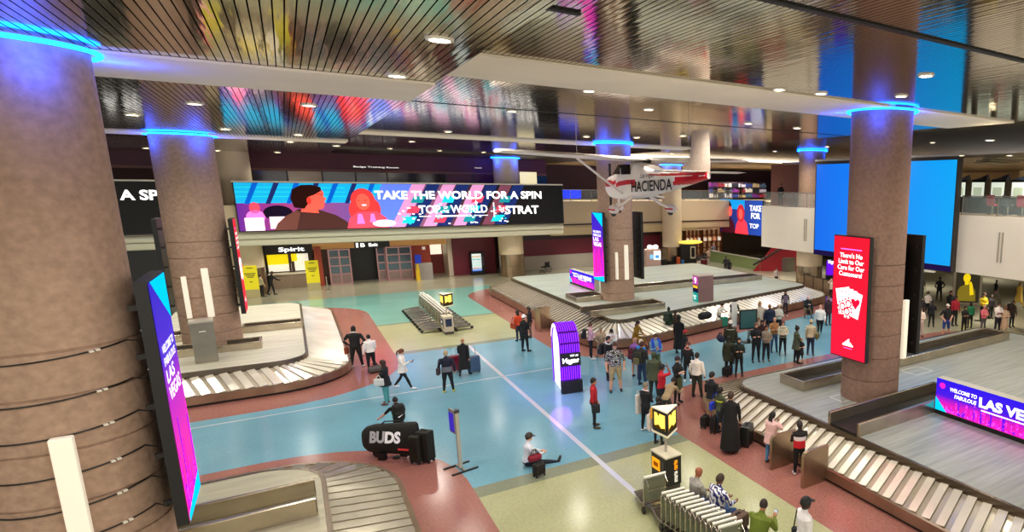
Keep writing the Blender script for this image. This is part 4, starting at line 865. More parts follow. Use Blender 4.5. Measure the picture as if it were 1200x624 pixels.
# pale kiosk with two lights, photo booth
kp = gp(765, 313); kk = thing('photo_kiosk', 'pale pink and white kiosk with two round white lamps on top', 'kiosk', (kp.x, kp.y, 0), -.35)
MB().lohi((-.75, -.5, .0), (.75, .5, 1.75)).build('body', mat('#d6b4a6', .4), kk, bevel=.12); MB().lohi((.05, -.53, .75), (.72, -.5, 1.6)).build('screen', glow('#eaf6fb', 1.0), kk); MB().lohi((-.32, -.53, .85), (.0, -.5, 1.25)).build('small_screen', glow('#7cc0ea', .9), kk); MB().lohi((.2, -.545, .9), (.55, -.53, 1.2)).build('picture', glow('#4a94d8', .8), kk)
for x in (-.25, .3): MB().ell((x, 0, 1.95), (.28, .22, .22), 14, 10).build('lamp', glow('#fff4f0', 1.1), kk, smooth=True)
bp_ = gp(806, 309); bk = thing('photo_booth', 'black booth with a rounded yellow lit awning in the far distance', 'booth', (bp_.x, bp_.y, 0), -.3)
MB().lohi((-.8, -.5, 0), (.8, .5, 2.0)).build('body', mat('#14110f', .4), bk, bevel=.03); MB().ell((.25, -.25, 2.2), (1.25, .55, .2), 18, 8).build('awning', glow('#ffe25a', 1.0), bk, smooth=True); MB().lohi((.15, -.53, .55), (.7, -.5, 1.8)).build('door', mat('#c9bca4', .4), bk); MB().lohi((.25, -.55, .7), (.6, -.53, 1.65)).build('door_window', mat('#1d1a18', .2), bk)
for q, (x0, x1) in enumerate(((803, 822), (823, 846))):
    a, b2 = at_y(x0, 290, 60.2), at_y(x1, 290, 60.2); sh = thing('shelf_unit', 'wooden grid shelving in the far shop, '+('left' if q == 0 else 'right')+' of two units', 'shelf', (a.x, 60.2, 0), 0, 'grid shelving in the far shop'); m = MB(); w = b2.x-a.x-.15
    for k in range(5): m.lohi((0+w*k/4-.05, -.2, 0), (w*k/4+.05, .2, 3.0))
    for z in (.1, .8, 1.5, 2.2, 2.95): m.lohi((0, -.2, z-.05), (w, .2, z+.05))
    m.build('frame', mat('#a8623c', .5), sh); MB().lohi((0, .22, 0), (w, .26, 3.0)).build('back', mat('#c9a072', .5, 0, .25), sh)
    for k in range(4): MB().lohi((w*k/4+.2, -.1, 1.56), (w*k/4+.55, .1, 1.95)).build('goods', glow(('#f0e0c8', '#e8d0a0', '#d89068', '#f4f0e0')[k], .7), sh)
A, B = gp(832, 306), gp(891, 318); M = (A+B)/2; gb = thing('glass_barrier', 'long low green glass barrier with a pale handrail in the far concourse', 'barrier', tuple(M)); rz = math.atan2(B.y-A.y, B.x-A.x)
MB().box((0, 0, .55), ((B-A).length, .06, 1.1), rz).build('glass_panel', mat('#8a9a62', .15, .1, .06), gb); MB().box((0, 0, 1.12), ((B-A).length, .12, .08), rz).build('handrail', mat('#e8e4d4', .3, .3), gb)
es = thing('escalator_side', 'dark red side panel with slanted handrail under the white parapet', 'stair', tuple(gp(914, 318))); A = gp(882, 318); B = gp(933, 318)
MB().flat([(A.x, A.y, .0), (B.x, B.y, 0), (B.x, B.y, 3.0), ((A.x+B.x)/2, (A.y+B.y)/2, 2.6)]).build('side_panel', mat('#a01526', .4, 0, .06), es, world=True); MB().tube([(A.x, A.y-.05, .6), (B.x, B.y-.1, 3.0)], .1, 8).build('handrail', mat('#3a2a22', .4), es, world=True)
cb_ = gp(922, 317); tag(MB().lohi((cb_.x-.9, cb_.y-.9, 0), (cb_.x+.9, cb_.y-.3, 1.3)).build('metal_cabinet', mat('#8f867c', .3, .6), None, bevel=.02), 'grey steel cabinet before the red panel under the white parapet', 'cabinet')
A, B = gp(942, 342), gp(976, 352); dr = thing('barrier_panel', 'dark framed barrier panels standing right of the steel-clad far column', 'barrier', tuple((A+B)/2))
for k in range(3):
    a, b2 = A.lerp(B, k/3), A.lerp(B, (k+1)/3); m = (a+b2)/2; rz = math.atan2(b2.y-a.y, b2.x-a.x); L = (b2-a).length
    MB().box((m.x, m.y, .75), (L*.9, .04, 1.1), rz).build('panel', mat('#7a6248', .4), dr, world=True); f = MB(); f.box((m.x, m.y, 1.33), (L, .07, .06), rz); f.box((a.x, a.y, .68), (.07, .07, 1.36), rz); f.box((m.x, m.y, .17), (L, .07, .05), rz); f.build('frame', BLK, dr, world=True)
fp = gp(1132, 357); fg = thing('framed_picture', 'framed picture of a golden figure standing on the floor in the far right crowd', 'picture', (fp.x, fp.y, 0), -.75)
MB().lohi((-.95, -.08, 0), (.95, .08, 2.5)).build('frame', mat('#b9ab94', .4), fg, bevel=.02); MB().lohi((-.78, -.1, .15), (.78, -.08, 2.3)).build('picture', mat('#3d3718', .5, 0, .1), fg); pl = Plane((-.78, -.101, .15), X_, Z_); m = MB(); pl.oval(m, .7, 1.68, .24, .31, .004, 0); pl.rect(m, .58, 1.2, .84, 1.45, .003, 0); pl.poly(m, [(.1, .1), (1.35, .1), (1.3, .8), (1.12, 1.1), (.84, 1.22), (.58, 1.22), (.28, 1.08), (.14, .8)], .004, 1); pl.poly(m, [(.95, .5), (1.2, .55), (1.08, 1.25), (.98, 1.45), (.86, 1.4), (.9, 1.1)], .008, 0); m.build('golden_figure', [glow('#f0d01a', .85), glow('#8a7a26', .6)], fg)
# slot machines and seats on the upper level at right
slot0 = thing('slot_machine', 'slot machine with pale lit screen in the row on the right balcony', 'slot machine', (35.0, 17.4, 6.25), 0, 'slot machines on the right balcony')
MB().lohi((-.35, -.5, 0), (.4, .5, .95)).build('cabinet', mat('#1b1a1c', .4), slot0); MB().lohi((-.1, -.5, .95), (.4, .5, 2.05)).build('upper_cabinet', mat('#111012', .3), slot0); MB().lohi((-.13, -.43, 1.0), (-.1, .43, 1.9)).build('screen', glow('#cfd8c8', .95), slot0); MB().lohi((-.15, -.3, 1.1), (-.13, .3, 1.6)).build('picture', glow('#a8b49c', .8), slot0); MB().add([(-.1, -.5, 2.05), (.4, -.5, 2.05), (.4, .5, 2.05), (-.1, .5, 2.05), (.15, -.5, 2.4), (.15, 0, 2.2)], [(0, 1, 4), (0, 4, 5, 3), (1, 2, 5, 4), (2, 3, 5)]).build('topper', mat('#1a2a3a', .3), slot0)
for k, y in enumerate((17.4, 18.75, 20.1, 21.45, 22.8, 24.15)):
    o = slot0 if k == 0 else dup(slot0, (35.0, y, 6.25)); o['label'] = 'slot machine with pale screen on the right balcony, '+ordi[k]+' from the right edge'
def seat(loc, colr, label):
    t = thing('casino_seat', label, 'chair', loc, -PI/2, 'seats facing the slot machines'); m = mat(colr, .5); MB().lohi((-.25, -.25, .5), (.25, .25, .62)).build('seat', m, t, bevel=.04); MB().lohi((-.25, -.28, .6), (.25, -.2, 1.15)).build('backrest', m, t, bevel=.03); MB().lathe([(.25, 0), (.25, .04), (.04, .06), (.04, .5)], (0, 0, 0), 12).build('pedestal_leg', FR, t)
for k, (y, cc, nm) in enumerate(((18.0, '#2f4a3a', 'dark green seat at the rightmost slot machines'), (19.0, '#c2184a', 'bright red seat before the slot machines on the right balcony'), (19.9, '#26302c', 'black seat between the red and pink seats on the right balcony'), (20.9, '#b8324a', 'pinkish red seat nearest the tall blue screen'))): seat((33.6, y, 6.25), cc, nm)

# goods racks of the shop on the far upper level
goods = ('#e8e4dc', '#3a4a9a', '#8a3a9a', '#2a2a34', '#c8b48a', '#a83a4a', '#d8d4e4', '#4a6a8a')
for k in range(8):
    q = at_y(836+8.2*k, 215, 59.5); t = thing('goods_rack', 'goods rack in the shop on the far upper level, '+ordi[k]+' from the airplane tail', 'rack', (q.x, 59.5, 6.3), 0, 'goods racks in the far upper shop')
    MB().lohi((-.55, -.25, 0), (.55, .25, .12)).build('base', BLK, t); MB().lohi((-.55, .1, .12), (.55, .2, 2.0)).build('back_panel', mat('#5a4a5a', .5), t)
    rg_ = random.Random(k)
    for r_ in range(3):
        m = MB()
        for c_ in range(5): m.lohi((-.5+.2*c_, -.2, .25+.6*r_), (-.34+.2*c_, .1, .25+.6*r_+rg_.uniform(.25, .48)))
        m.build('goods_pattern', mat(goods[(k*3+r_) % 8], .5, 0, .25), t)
# ================================================================== PEOPLE
SKINS = {'l': '#d9a184', 'm': '#b87f5c', 'b': '#7a4c34', 'd': '#4e3022', 'p': '#e2b39b'}
def RX(a): a = math.radians(a); return Matrix(((1, 0, 0), (0, math.cos(a), -math.sin(a)), (0, math.sin(a), math.cos(a))))
def RY(a): a = math.radians(a); return Matrix(((math.cos(a), 0, math.sin(a)), (0, 1, 0), (-math.sin(a), 0, math.cos(a))))
def RZ(a): a = math.radians(a); return Matrix(((math.cos(a), -math.sin(a), 0), (math.sin(a), math.cos(a), 0), (0, 0, 1)))
# arms: (flex forward, abduct, elbow bend, inward twist) right then left; legs: (flex, abduct, knee)
POSES = {
 'stand': dict(arms=((4, 9, 14, 20), (2, 9, 12, 20)), legs=((1, 3, 2), (-1, 3, 2))),
 'stand2': dict(arms=((10, 8, 30, 30), (-3, 10, 10, 10)), legs=((6, 5, 8), (-3, 4, 2))),
 'phone': dict(arms=((22, 8, 105, 45), (18, 8, 95, 50)), legs=((2, 4, 3), (-2, 4, 2)), head=(-18, 0)),
 'phone1': dict(arms=((26, 8, 110, 40), (2, 9, 12, 20)), legs=((3, 4, 4), (-2, 4, 2)), head=(-16, 0)),
 'cross': dict(arms=((24, 6, 98, 72), (20, 6, 98, 72)), legs=((2, 4, 2), (-2, 4, 2))),
 'hips': dict(arms=((-8, 32, 75, 60), (-8, 32, 75, 60)), legs=((2, 7, 2), (0, 7, 2))),
 'walk': dict(arms=((-18, 8, 20, 20), (20, 8, 35, 25)), legs=((24, 2, 6), (-20, 2, 18))),
 'walkphone': dict(arms=((28, 8, 95, 35), (-6, 9, 25, 20)), legs=((26, 2, 5), (-22, 2, 16)), head=(-14, 0)),
 'push': dict(arms=((38, 14, 28, 20), (32, 34, 14, 10)), legs=((10, 4, 8), (-12, 4, 8)), lean=14, head=(-6, 0)),
 'sit': dict(arms=((24, 8, 62, 35), (24, 8, 62, 35)), legs=((84, 7, 82), (82, 7, 80)), lean=8, head=(-10, 0)),
 'sitfwd': dict(arms=((48, 8, 72, 40), (44, 8, 76, 45)), legs=((84, 9, 82), (80, 9, 76)), lean=26, head=(-20, 0)),
 'sitphone': dict(arms=((34, 8, 96, 30), (38, 6, 60, 45)), legs=((84, 8, 80), (82, 8, 80)), lean=20, head=(-20, -25)),
 'sitleg': dict(arms=((30, 8, 60, 40), (26, 8, 55, 40)), legs=((78, 6, 40), (80, 10, 55)), lean=12, head=(-14, 0)),
 'floorsit': dict(arms=((34, 8, 62, 40), (30, 8, 70, 45)), legs=((86, 6, 6), (72, 16, 70)), lean=4, head=(-10, 0)),
 'bend': dict(arms=((40, 8, 50, 20), (60, 10, 70, 20)), legs=((20, 6, 22), (4, 5, 12)), lean=48, head=(-20, 0)),
 'raise': dict(arms=((110, 18, 100, 40), (6, 9, 14, 20)), legs=((2, 4, 3), (-2, 4, 2))),
 'face': dict(arms=((48, 12, 122, 40), (8, 9, 20, 20)), legs=((2, 4, 3), (-2, 4, 2)), lean=4),
 'hold': dict(arms=((16, 8, 82, 55), (16, 8, 82, 55)), legs=((2, 4, 2), (-2, 4, 2))),
 'pockets': dict(arms=((-4, 16, 32, 35), (-4, 16, 32, 35)), legs=((3, 6, 3), (-2, 5, 2))),
}
_RAW = []
def person(label, px, top, head_c, pose='stand', h=None, tip=None, face=None, pants='#1b1c22', skin='l', hair=('short', '#2a1c14'), sleeve=1.0, leg=1.0, shoe='#1a1a1c', bulk=0.0, wide=1.0, extra=(), z=0.0, near=False, at=None, seat=None, tilt=(0, 0)):
    """px: where the feet meet the floor; face: heading in degrees clockwise from +y; tip: image row of the head top"""
    P = Vector(at) if at is not None else gp(px[0], px[1], z); P.z = z
    if h is None:
        h = height_at(P, tip)-z if tip is not None else 1.7
        h = min(1.92, max(1.5 if 'child' not in label else .95, h))
    pz = POSES[pose]; s = h; rs = 1.0*s
    t = thing('person', label, 'person', tuple(P), -math.radians(face), 'travellers in the baggage hall')
    b = bulk
    lean = pz.get('lean', 0); L = RX(-lean)
    hipz = .52; pel = Vector((0, 0, hipz))
    arms, legs = pz['arms'], pz['legs']
    prim = []                    # (A, B, rA, rB, region)
    M = MB()
    def tube(pts, rr, n=10):
        M.tube(pts, rr, n)
    # legs
    feet = []
    for sx, (fl_, ab, kn) in ((1, legs[0]), (-1, legs[1])):
        R = RX(fl_) @ RY(-ab*sx); d = R @ Vector((0, 0, -1)); f = R @ Vector((0, 1, 0))
        hp = Vector((.05*sx*wide, 0, .495)); kne = hp+d*.235; sd = (RX(fl_-kn) @ RY(-ab*sx)) @ Vector((0, 0, -1)); ank = kne+sd*.225
        lw = .9+.5*b
        tube([hp+Vector((0, -.004, .03)), hp+d*.03, hp+d*.12, kne, kne+sd*.07, kne+sd*.15, ank, ank+sd*.012], [.05*wide*lw, .056*wide*lw, .05*wide*lw, .037*lw, .037*lw, .03*lw, .023*lw, .022*lw], 12)
        fd = Vector((0, 1, 0)) if abs(kn-fl_) < 50 else (RX(fl_-kn) @ Vector((0, 1, 0)))
        if pose == 'floorsit' and sx > 0: fd = Vector((0, .25, 1)).normalized()
        up = (-sd); hl = ank-fd*.022+sd*.018; to = ank+fd*.105+sd*.03
        tube([hl-fd*.01, hl+fd*.01, ank+fd*.03+sd*.022, to-fd*.02, to+fd*.012], [.012, .025, .027, .024, .012], 10)
        prim += [(hp, kne, 'thigh'), (kne, ank, 'shin'), (ank-fd*.03+sd*.026, to, 'foot')]
        feet.append(min(ank.z-.042, to.z-.022))
    # torso
    def up_(v): return pel+L @ (Vector(v)-pel)
    tw = wide
    rings = [(.44, .05, .05, 0), (.47, .085, .07, 0), (.515, .097*tw, .078, -.006), (.56, .092*tw, .072, -.003), (.61, .086*tw, .066, .004), (.67, .092*tw, .069, .006), (.73, .102*tw, .071, .004), (.78, .108*tw, .063, -.002), (.812, .092*tw, .05, -.006), (.835, .052, .04, -.006), (.86, .033, .034, -.002), (.895, .031, .034, .004)]
    rr = []
    for z_, a, bb, yo in rings:
        e = (b*.05 if .5 < z_ < .8 else 0)
        rr.append([up_((( a+e)*math.cos(q), yo+(bb+e)*math.sin(q), z_)) for q in (2*PI*i/16 for i in range(16))])
    M.loft(rr)
    prim += [(Vector((0, 0, .46)), Vector((0, 0, .53)), 'hip'), (up_((0, 0, .56)), up_((0, 0, .80)), 'torso'), (up_((0, 0, .855)), up_((0, 0, .875)), 'neck')]
    # arms and hands
    hands = []
    for sx, (fl_, ab, el, inn) in ((1, arms[0]), (-1, arms[1])):
        R = RX(fl_) @ RY(-ab*sx); d = R @ Vector((0, 0, -1)); f = R @ Vector((0, 1, 0)); iw = R @ Vector((-sx, 0, 0))
        bd = f*math.cos(math.radians(inn))+iw*math.sin(math.radians(inn)); fd = d*math.cos(math.radians(el))+bd*math.sin(math.radians(el))
        sh = up_((.112*sx*tw, -.004, .785)); elb = sh+d*.172; wr = elb+fd*.148
        aw = .95+.55*b
        tube([sh-Vector((.03*sx, 0, -.006)), sh+d*.0, sh+d*.05, sh+d*.11, elb, elb+fd*.04, elb+fd*.1, wr, wr+fd*.015], [.03*aw, .037*aw, .035*aw, .031*aw, .027*aw, .027*aw, .022*aw, .017, .015], 10)
        pn = fd.cross(bd).normalized()*sx; pal = (bd if el > 25 else iw).normalized(); pal = (pal-fd*pal.dot(fd)).normalized(); sd_ = fd.cross(pal).normalized()
        if sd_.dot(Vector((0, 1, 0)))+.3*sd_.z < 0: sd_ = -sd_       # thumb side looks forward or up
        pm = wr+fd*.03
        tube([wr-fd*.005, wr+fd*.015, wr+fd*.035, wr+fd*.052], [.0145, .019, .021, .017], 8)
        for q, (o, ln) in enumerate(((.0155, .040), (.0055, .046), (-.0055, .042), (-.015, .033))):
            a0 = wr+fd*.045+sd_*o; k1 = a0+(fd*.94+pal*.34)*ln*.5; k2 = k1+(fd*.6+pal*.8)*ln*.5
            tube([a0-fd*.012, a0, k1, k2], [.0058, .0058, .0054, .0045], 6)
        th = wr+fd*.018+sd_*.014; tube([th-sd_*.01, th+(sd_*.7+fd*.6)*.02, th+(sd_*.5+fd*.8+pal*.3)*.04], [.0065, .0062, .0048], 6)
        prim += [(sh, elb, 'uarm'), (elb, wr-fd*.006, 'farm'), (wr+fd*.012, wr+fd*.095, 'hand')]; hands.append((wr+fd*.06+pal*.012, fd, pal))
    # head
    hp_, hy = pz.get('head', (0, 0)); hp_ += tilt[0]; hy += tilt[1]
    HR = RX(-lean*.45) @ RZ(-hy) @ RX(hp_); nb = up_((0, .002, .885)); hc = nb+(RX(-lean*.6) @ Vector((0, .010, .045)))
    hr = [(-.066, .012, .014, .026), (-.058, .024, .026, .018), (-.04, .033, .039, .010), (-.012, .040, .048, .003), (.015, .042, .052, 0), (.036, .039, .049, -.002), (.052, .029, .037, -.003), (.062, .014, .018, -.004)]
    M.loft([[hc+HR @ Vector((a*math.cos(q), yo+bb*math.sin(q), z_)) for q in (2*PI*i/16 for i in range(16))] for z_, a, bb, yo in hr])
    M.tube([hc+HR @ Vector(v) for v in ((0, .044, .012), (0, .054, -.006), (0, .057, -.016), (0, .05, -.022))], [.004, .006, .0085, .006], 8)
    for sx in (-1, 1): M.ell(hc+HR @ Vector((.042*sx, -.004, -.004)), (.006, .011, .016), 8, 6, HR)
    M.tube([hc+HR @ Vector(v) for v in ((-.012, .045, -.036), (0, .05, -.036), (.012, .045, -.036))], [.004, .0055, .004], 6)
    M.tube([hc+HR @ Vector(v) for v in ((-.026, .042, .016), (0, .05, .014), (.026, .042, .016))], [.005, .006, .005], 6)
    prim += [(hc+HR @ Vector((0, 0, -.03)), hc+HR @ Vector((0, 0, .03)), 'head')]
    # seat height
    dz = -min(feet) if seat is None else (seat/s-.455)
    if pose == 'floorsit': dz = -.435
    M.v = [((v[0])*s, v[1]*s, (v[2]+dz)*s) for v in M.v]
    T = lambda v: Vector((v[0]*s, v[1]*s, (v[2]+dz)*s))
    raw = bpy.data.objects.new('raw', M.mesh(mat('#808080'))); COL.objects.link(raw)
    rm = raw.modifiers.new('r', 'REMESH'); rm.mode = 'VOXEL'; rm.voxel_size = .0085 if near else .0135; rm.use_smooth_shade = True
    sm = raw.modifiers.new('s', 'SMOOTH'); sm.factor = .5; sm.iterations = 4 if near else 2
    if not isinstance(top, bpy.types.Material): topm = mat(top, .8, noise=(9, .1))
    else: topm = top
    pm = pants if isinstance(pants, bpy.types.Material) else mat(pants, .8, noise=(9, .08))
    skm = mat(SKINS.get(skin, skin), .55)
    _RAW.append((raw, t, [(T(a), T(bq), r) for a, bq, r in prim], (skm, topm, pm, mat(shoe, .5)), sleeve, leg, T(up_((0, 0, .535))).z, lean))
    # face details
    e = MB()
    for sx in (-1, 1): e.ell(T(hc+HR @ Vector((.017*sx, .0455, .004))), (.0062*s, .004*s, .0036*s), 8, 6, HR)
    e.build('eyes', mat('#1c130f', .3), t, smooth=True)
    e = MB().tube([T(hc+HR @ Vector(v)) for v in ((-.013, .0465, -.037), (0, .0525, -.0365), (.013, .0465, -.037))], [.0015*s, .003*s, .0015*s], 6); e.build('mouth', mat('#8c4038' if skin not in 'd' else '#4a201c', .5), t)
    # hair and headwear
    st, hc_col = hair; hm = mat(hc_col, .6, noise=(30, .25))
    def cap(zmin_f, zmin_b, g=1.19, drop=0.0):
        m = MB(); nu, nv = 20, 9; rings_ = []
        for j in range(nv):
            r_ = []
            for i in range(nu):
                q = 2*PI*i/nu; fr = (math.sin(q)+1)/2; zl = zmin_b+(zmin_f-zmin_b)*fr**1.6; amax = math.acos(max(-1, min(1, zl/.066)))
                a = amax*(1-j/(nv-1))+.02; ww = 1.0 if a < PI/2 else (1-.25*(a-PI/2))
                r_.append(T(hc+HR @ Vector((.0435*g*math.sin(a)*math.cos(q)*ww, -.003+.0535*g*math.sin(a)*math.sin(q)*ww, .0655*g*math.cos(a)))))
            rings_.append(r_)
        m.loft(rings_, 0); return m
    if st == 'short': cap(.027, -.035).build('hair', hm, t, smooth=True)
    elif st == 'buzz': cap(.031, -.028, 1.15).build('hair', hm, t, smooth=True)
    elif st in ('long', 'bob', 'pony', 'bun', 'braids', 'afro'):
        m = cap(.023, -.045, 1.22 if st != 'afro' else 1.45)
        if st in ('long', 'bob'):
            ln = .15 if st == 'long' else .085
            rings_ = []
            for k in range(6):
                f = k/5; zz = .0-ln*f*1.2; rings_.append([T(hc+HR @ Vector(((.047+.008*f)*math.cos(q), -.012-.012*f+(.048-.006*f)*math.sin(q), zz))) for q in [PI*1.0*(1-.06)+PI*1.12*i/13 for i in range(14)]]+[T(hc+HR @ Vector(((.038+.008*f)*math.cos(q), -.012-.012*f+(.036-.006*f)*math.sin(q), zz))) for q in [PI*.94+PI*1.12*i/13 for i in range(13, -1, -1)]])
            m.loft(rings_, 0)
        if st == 'pony': m.tube([T(hc+HR @ Vector(v)) for v in ((0, -.05, .02), (0, -.085, .0), (0, -.09, -.06), (0, -.08, -.13))], [.012*s, .02*s, .017*s, .005*s], 8)
        if st == 'bun': m.ell(T(hc+HR @ Vector((0, -.03, .078))), (.025*s, .025*s, .022*s), 10, 8)
        if st == 'braids':
            for k in range(-3, 4): m.tube([T(hc+HR @ Vector(v)) for v in ((.012*k, -.04, .02), (.014*k, -.062, -.05), (.013*k, -.06, -.16))], [.008*s, .0075*s, .003*s], 6)
        m.build('hair', hm, t, smooth=True)
    elif st in ('cap', 'hat', 'beanie', 'hood', 'scarf'):
        if st == 'hood':
            m = cap(.03, -.075, 1.3); m.build('hood', hm, t, smooth=True)
        else:
            if st != 'beanie': cap(.02, -.04, 1.12).build('hair', mat('#2a1c16', .7), t, smooth=True)
            m = cap(.024, .0 if st == 'cap' else -.01, 1.27)
            if st == 'cap': m.loft([[T(hc+HR @ Vector((.044*math.cos(q), .03+(.062 if k < 2 else .0)*math.sin(q)*0+.075*math.sin(q), .03-.012*math.sin(q)+dz_))) for q in (PI*i/10 for i in range(11))] for k, dz_ in ((0, 0), (1, .004))], 0)
            if st == 'hat': m.lathe([(.03*s, 0), (.075*s, -.003*s), (.076*s, 0), (.03*s, .004*s)], T(hc+HR @ Vector((0, -.004, .024))), 18)
            m.build('cap' if st != 'beanie' else 'beanie', hm, t, smooth=True)
    elif st == 'bald': pass
    if st == 'fringe': cap(.022, -.036, 1.2).build('hair', hm, t, smooth=True)
    # extra garments
    for ex_ in extra:
        k = ex_[0]; cm = ex_[1] if isinstance(ex_[1], bpy.types.Material) else mat(ex_[1], .8, noise=(8, .12))
        if k in ('coat', 'skirt', 'dress', 'hem'):
            z0, z1 = {'coat': (.82-.0, .17), 'skirt': (.60, .30), 'dress': (.6, .22), 'hem': (.62, .43)}[k]
            if len(ex_) > 2: z1 = ex_[2]
            rg = []
            for q in range(8):
                z_ = z0+(z1-z0)*q/7
                tor = [(zz, a, bb) for zz, a, bb, _ in rings]; a = np.interp(z_, [x[0] for x in tor], [x[1] for x in tor]); bb = np.interp(z_, [x[0] for x in tor], [x[2] for x in tor])
                if z_ < .5: a, bb = .1*tw+.035*(.5-z_)/.3, .088+.05*(.5-z_)/.3
                if z_ > .8: a, bb = a*.92, bb*.95
                sc = up_ if z_ > .52 else (lambda v: Vector(v))
                rg.append([T(sc(((a+.012+b*.05)*math.cos(w), (bb+.012+b*.05)*math.sin(w)-.002, z_))) for w in (2*PI*i/18 for i in range(18))])
            MB().loft(rg, 0).build({'coat': 'coat', 'skirt': 'skirt', 'dress': 'dress', 'hem': 'jacket_hem'}[k], cm, t, smooth=True)
        elif k == 'apron':
            MB().loft([[T((x*.085*tw, y0-.0+.092*math.sqrt(max(0, 1-x*x*.5)), z_)) for x in (-1, -.5, 0, .5, 1)]+[T((x*.08*tw, y0+.084*math.sqrt(max(0, 1-x*x*.5)), z_)) for x in (1, .5, 0, -.5, -1)] for z_, y0 in ((.33, .012), (.42, .006), (.56, 0))], 0).build('apron', cm, t)
        elif k == 'towel':
            for sx in (-1, 1): MB().tube([T(up_(v)) for v in ((sx*.02, -.05, .845), (sx*.075, -.02, .845), (sx*.085, .06, .80), (sx*.075, .088, .70), (sx*.07, .088, .58))], [.03*s, .034*s, .034*s, .034*s, .03*s], 8).build('towel_end', cm, t, smooth=True)
        elif k == 'collar': MB().tube([T(up_((.06*math.cos(w), -.004+.05*math.sin(w), .842-.02*math.sin(w)))) for w in (2*PI*i/14 for i in range(15))], .016*s, 8).build('collar', cm, t, smooth=True)
        elif k == 'vest':
            MB().loft([[T(up_(((np.interp(z_, [.5, .6, .73, .8], [.1, .09, .108, .1])*tw+.006)*math.cos(w), (np.interp(z_, [.5, .6, .73, .8], [.082, .07, .074, .06])+.006)*math.sin(w), z_))) for w in (PI*.16+PI*.68*i/9 for i in range(10))] for z_ in (.53, .6, .68, .75, .8)], 0, False).build('shirt_front', cm, t, smooth=True)
        elif k == 'band':        # horizontal band round the torso (z0, z1)
            MB().loft([[T(up_(((np.interp(z_, [.5, .6, .73, .8], [.1, .09, .108, .112])*tw+.004+b*.05)*math.cos(w), (np.interp(z_, [.5, .6, .73, .8], [.082, .07, .075, .066])+.004+b*.05)*math.sin(w), z_))) for w in (2*PI*i/18 for i in range(18))] for z_ in (ex_[2], (ex_[2]+ex_[3])/2, ex_[3])], 0, False).build('jacket_band', cm, t, smooth=True)
    t['_'] = 0; del t['_']
    return dict(t=t, s=s, T=T, hands=hands, up=up_, P=P, face=face, back=lambda o=.16, z_=.68: T(up_((0, -o, z_))), dz=dz)
def finish_people():
    dg = bpy.context.evaluated_depsgraph_get(); dg.update()
    for raw, t, prim, mats, sleeve, legf, hemz, lean in _RAW:
        me = bpy.data.meshes.new_from_object(raw.evaluated_get(dg)); n = len(me.polygons)
        c = np.empty(n*3); me.polygons.foreach_get('center', c); c = c.reshape(-1, 3); best = np.full(n, 1e9); mi = np.zeros(n, int)
        for a, b, r in prim:
            A, B = np.array(a), np.array(b); d = B-A; u = np.clip(((c-A) @ d)/max(d @ d, 1e-9), 0, 1); dist = np.linalg.norm(c-(A+u[:, None]*d), axis=1)
            dist = dist-{'torso': .10, 'hip': .09, 'thigh': .06, 'head': .055, 'shin': .04, 'uarm': .045, 'farm': .035, 'hand': .03, 'foot': .045, 'neck': .05}[r]*1.7
            if r == 'head' or r == 'neck' or r == 'hand': m = np.zeros(n, int)
            elif r == 'foot': m = np.full(n, 3)
            elif r == 'torso': m = np.full(n, 1)
            elif r == 'hip': m = np.where(c[:, 2] > hemz-.02, 1, 2)
            elif r == 'uarm': m = np.where(u <= (1.0 if sleeve >= .5 else sleeve*2), 1, 0)
            elif r == 'farm': m = np.where(u <= (sleeve-.5)*2+1e-6, 1, 0) if sleeve > .5 else np.zeros(n, int)
            elif r == 'thigh': m = np.where(u <= (1.0 if legf >= .5 else legf*2), 2, 0)
            else: m = np.where(u <= (legf-.5)*2+1e-6, 2, 0) if legf > .5 else np.zeros(n, int)
            k = dist < best; best[k] = dist[k]; mi[k] = m[k]
        me.materials.clear()
        for m in mats: me.materials.append(m)
        me.polygons.foreach_set('material_index', mi.astype(np.int32)); me.polygons.foreach_set('use_smooth', [True]*n); me.update()
        place('body', me, t); bpy.data.meshes.remove(raw.data)
    _RAW.clear()
def rim(x, d=.05):
    y = float(np.interp(x, [690, 700, 725, 760, 800, 850, 900, 930, 946], [405.5, 405, 404, 391, 380, 370, 360, 352, 364])); P = gp(x, y, .5); return (P.x+.2*d, P.y-d, 0)
# ------------------------------------------------------------------ bags
def bag_at(p, v): return p['t'].location+Matrix.Rotation(-math.radians(p['face']), 3, 'Z') @ Vector(v)
def backpack(p, col, label, o=.155, zc=.69, sc=1.0, pocket=None):
    s = p['s']; L = bag_at(p, p['T'](p['up']((0, -o, zc)))); t = thing('backpack', label, 'backpack', tuple(L), -math.radians(p['face']), 'backpacks worn by travellers'); m = mat(col, .75, noise=(12, .15))
    MB().lohi((-.15*sc, -.09*sc, -.22*sc), (.15*sc, .08*sc, .23*sc)).build('main_body', m, t, bevel=.07*sc); MB().lohi((-.12*sc, -.15*sc, -.2*sc), (.12*sc, -.07*sc, .03*sc)).build('front_pocket', mat(pocket or col, .7, noise=(12, .2)), t, bevel=.04*sc)
    for x in (-.1, .1): MB().tube([(x*sc, .06, .2*sc), (x, .15*s*.6+.05, .19*s*.62), (x*1.1, .17*s+.09, .02)], .018, 6).build('strap', mat('#17171a', .7), t, smooth=True)
    MB().tube([(-.04, 0, .22*sc), (0, 0, .27*sc), (.04, 0, .22*sc)], .012, 6).build('grab_loop', mat('#17171a', .7), t)
    return t
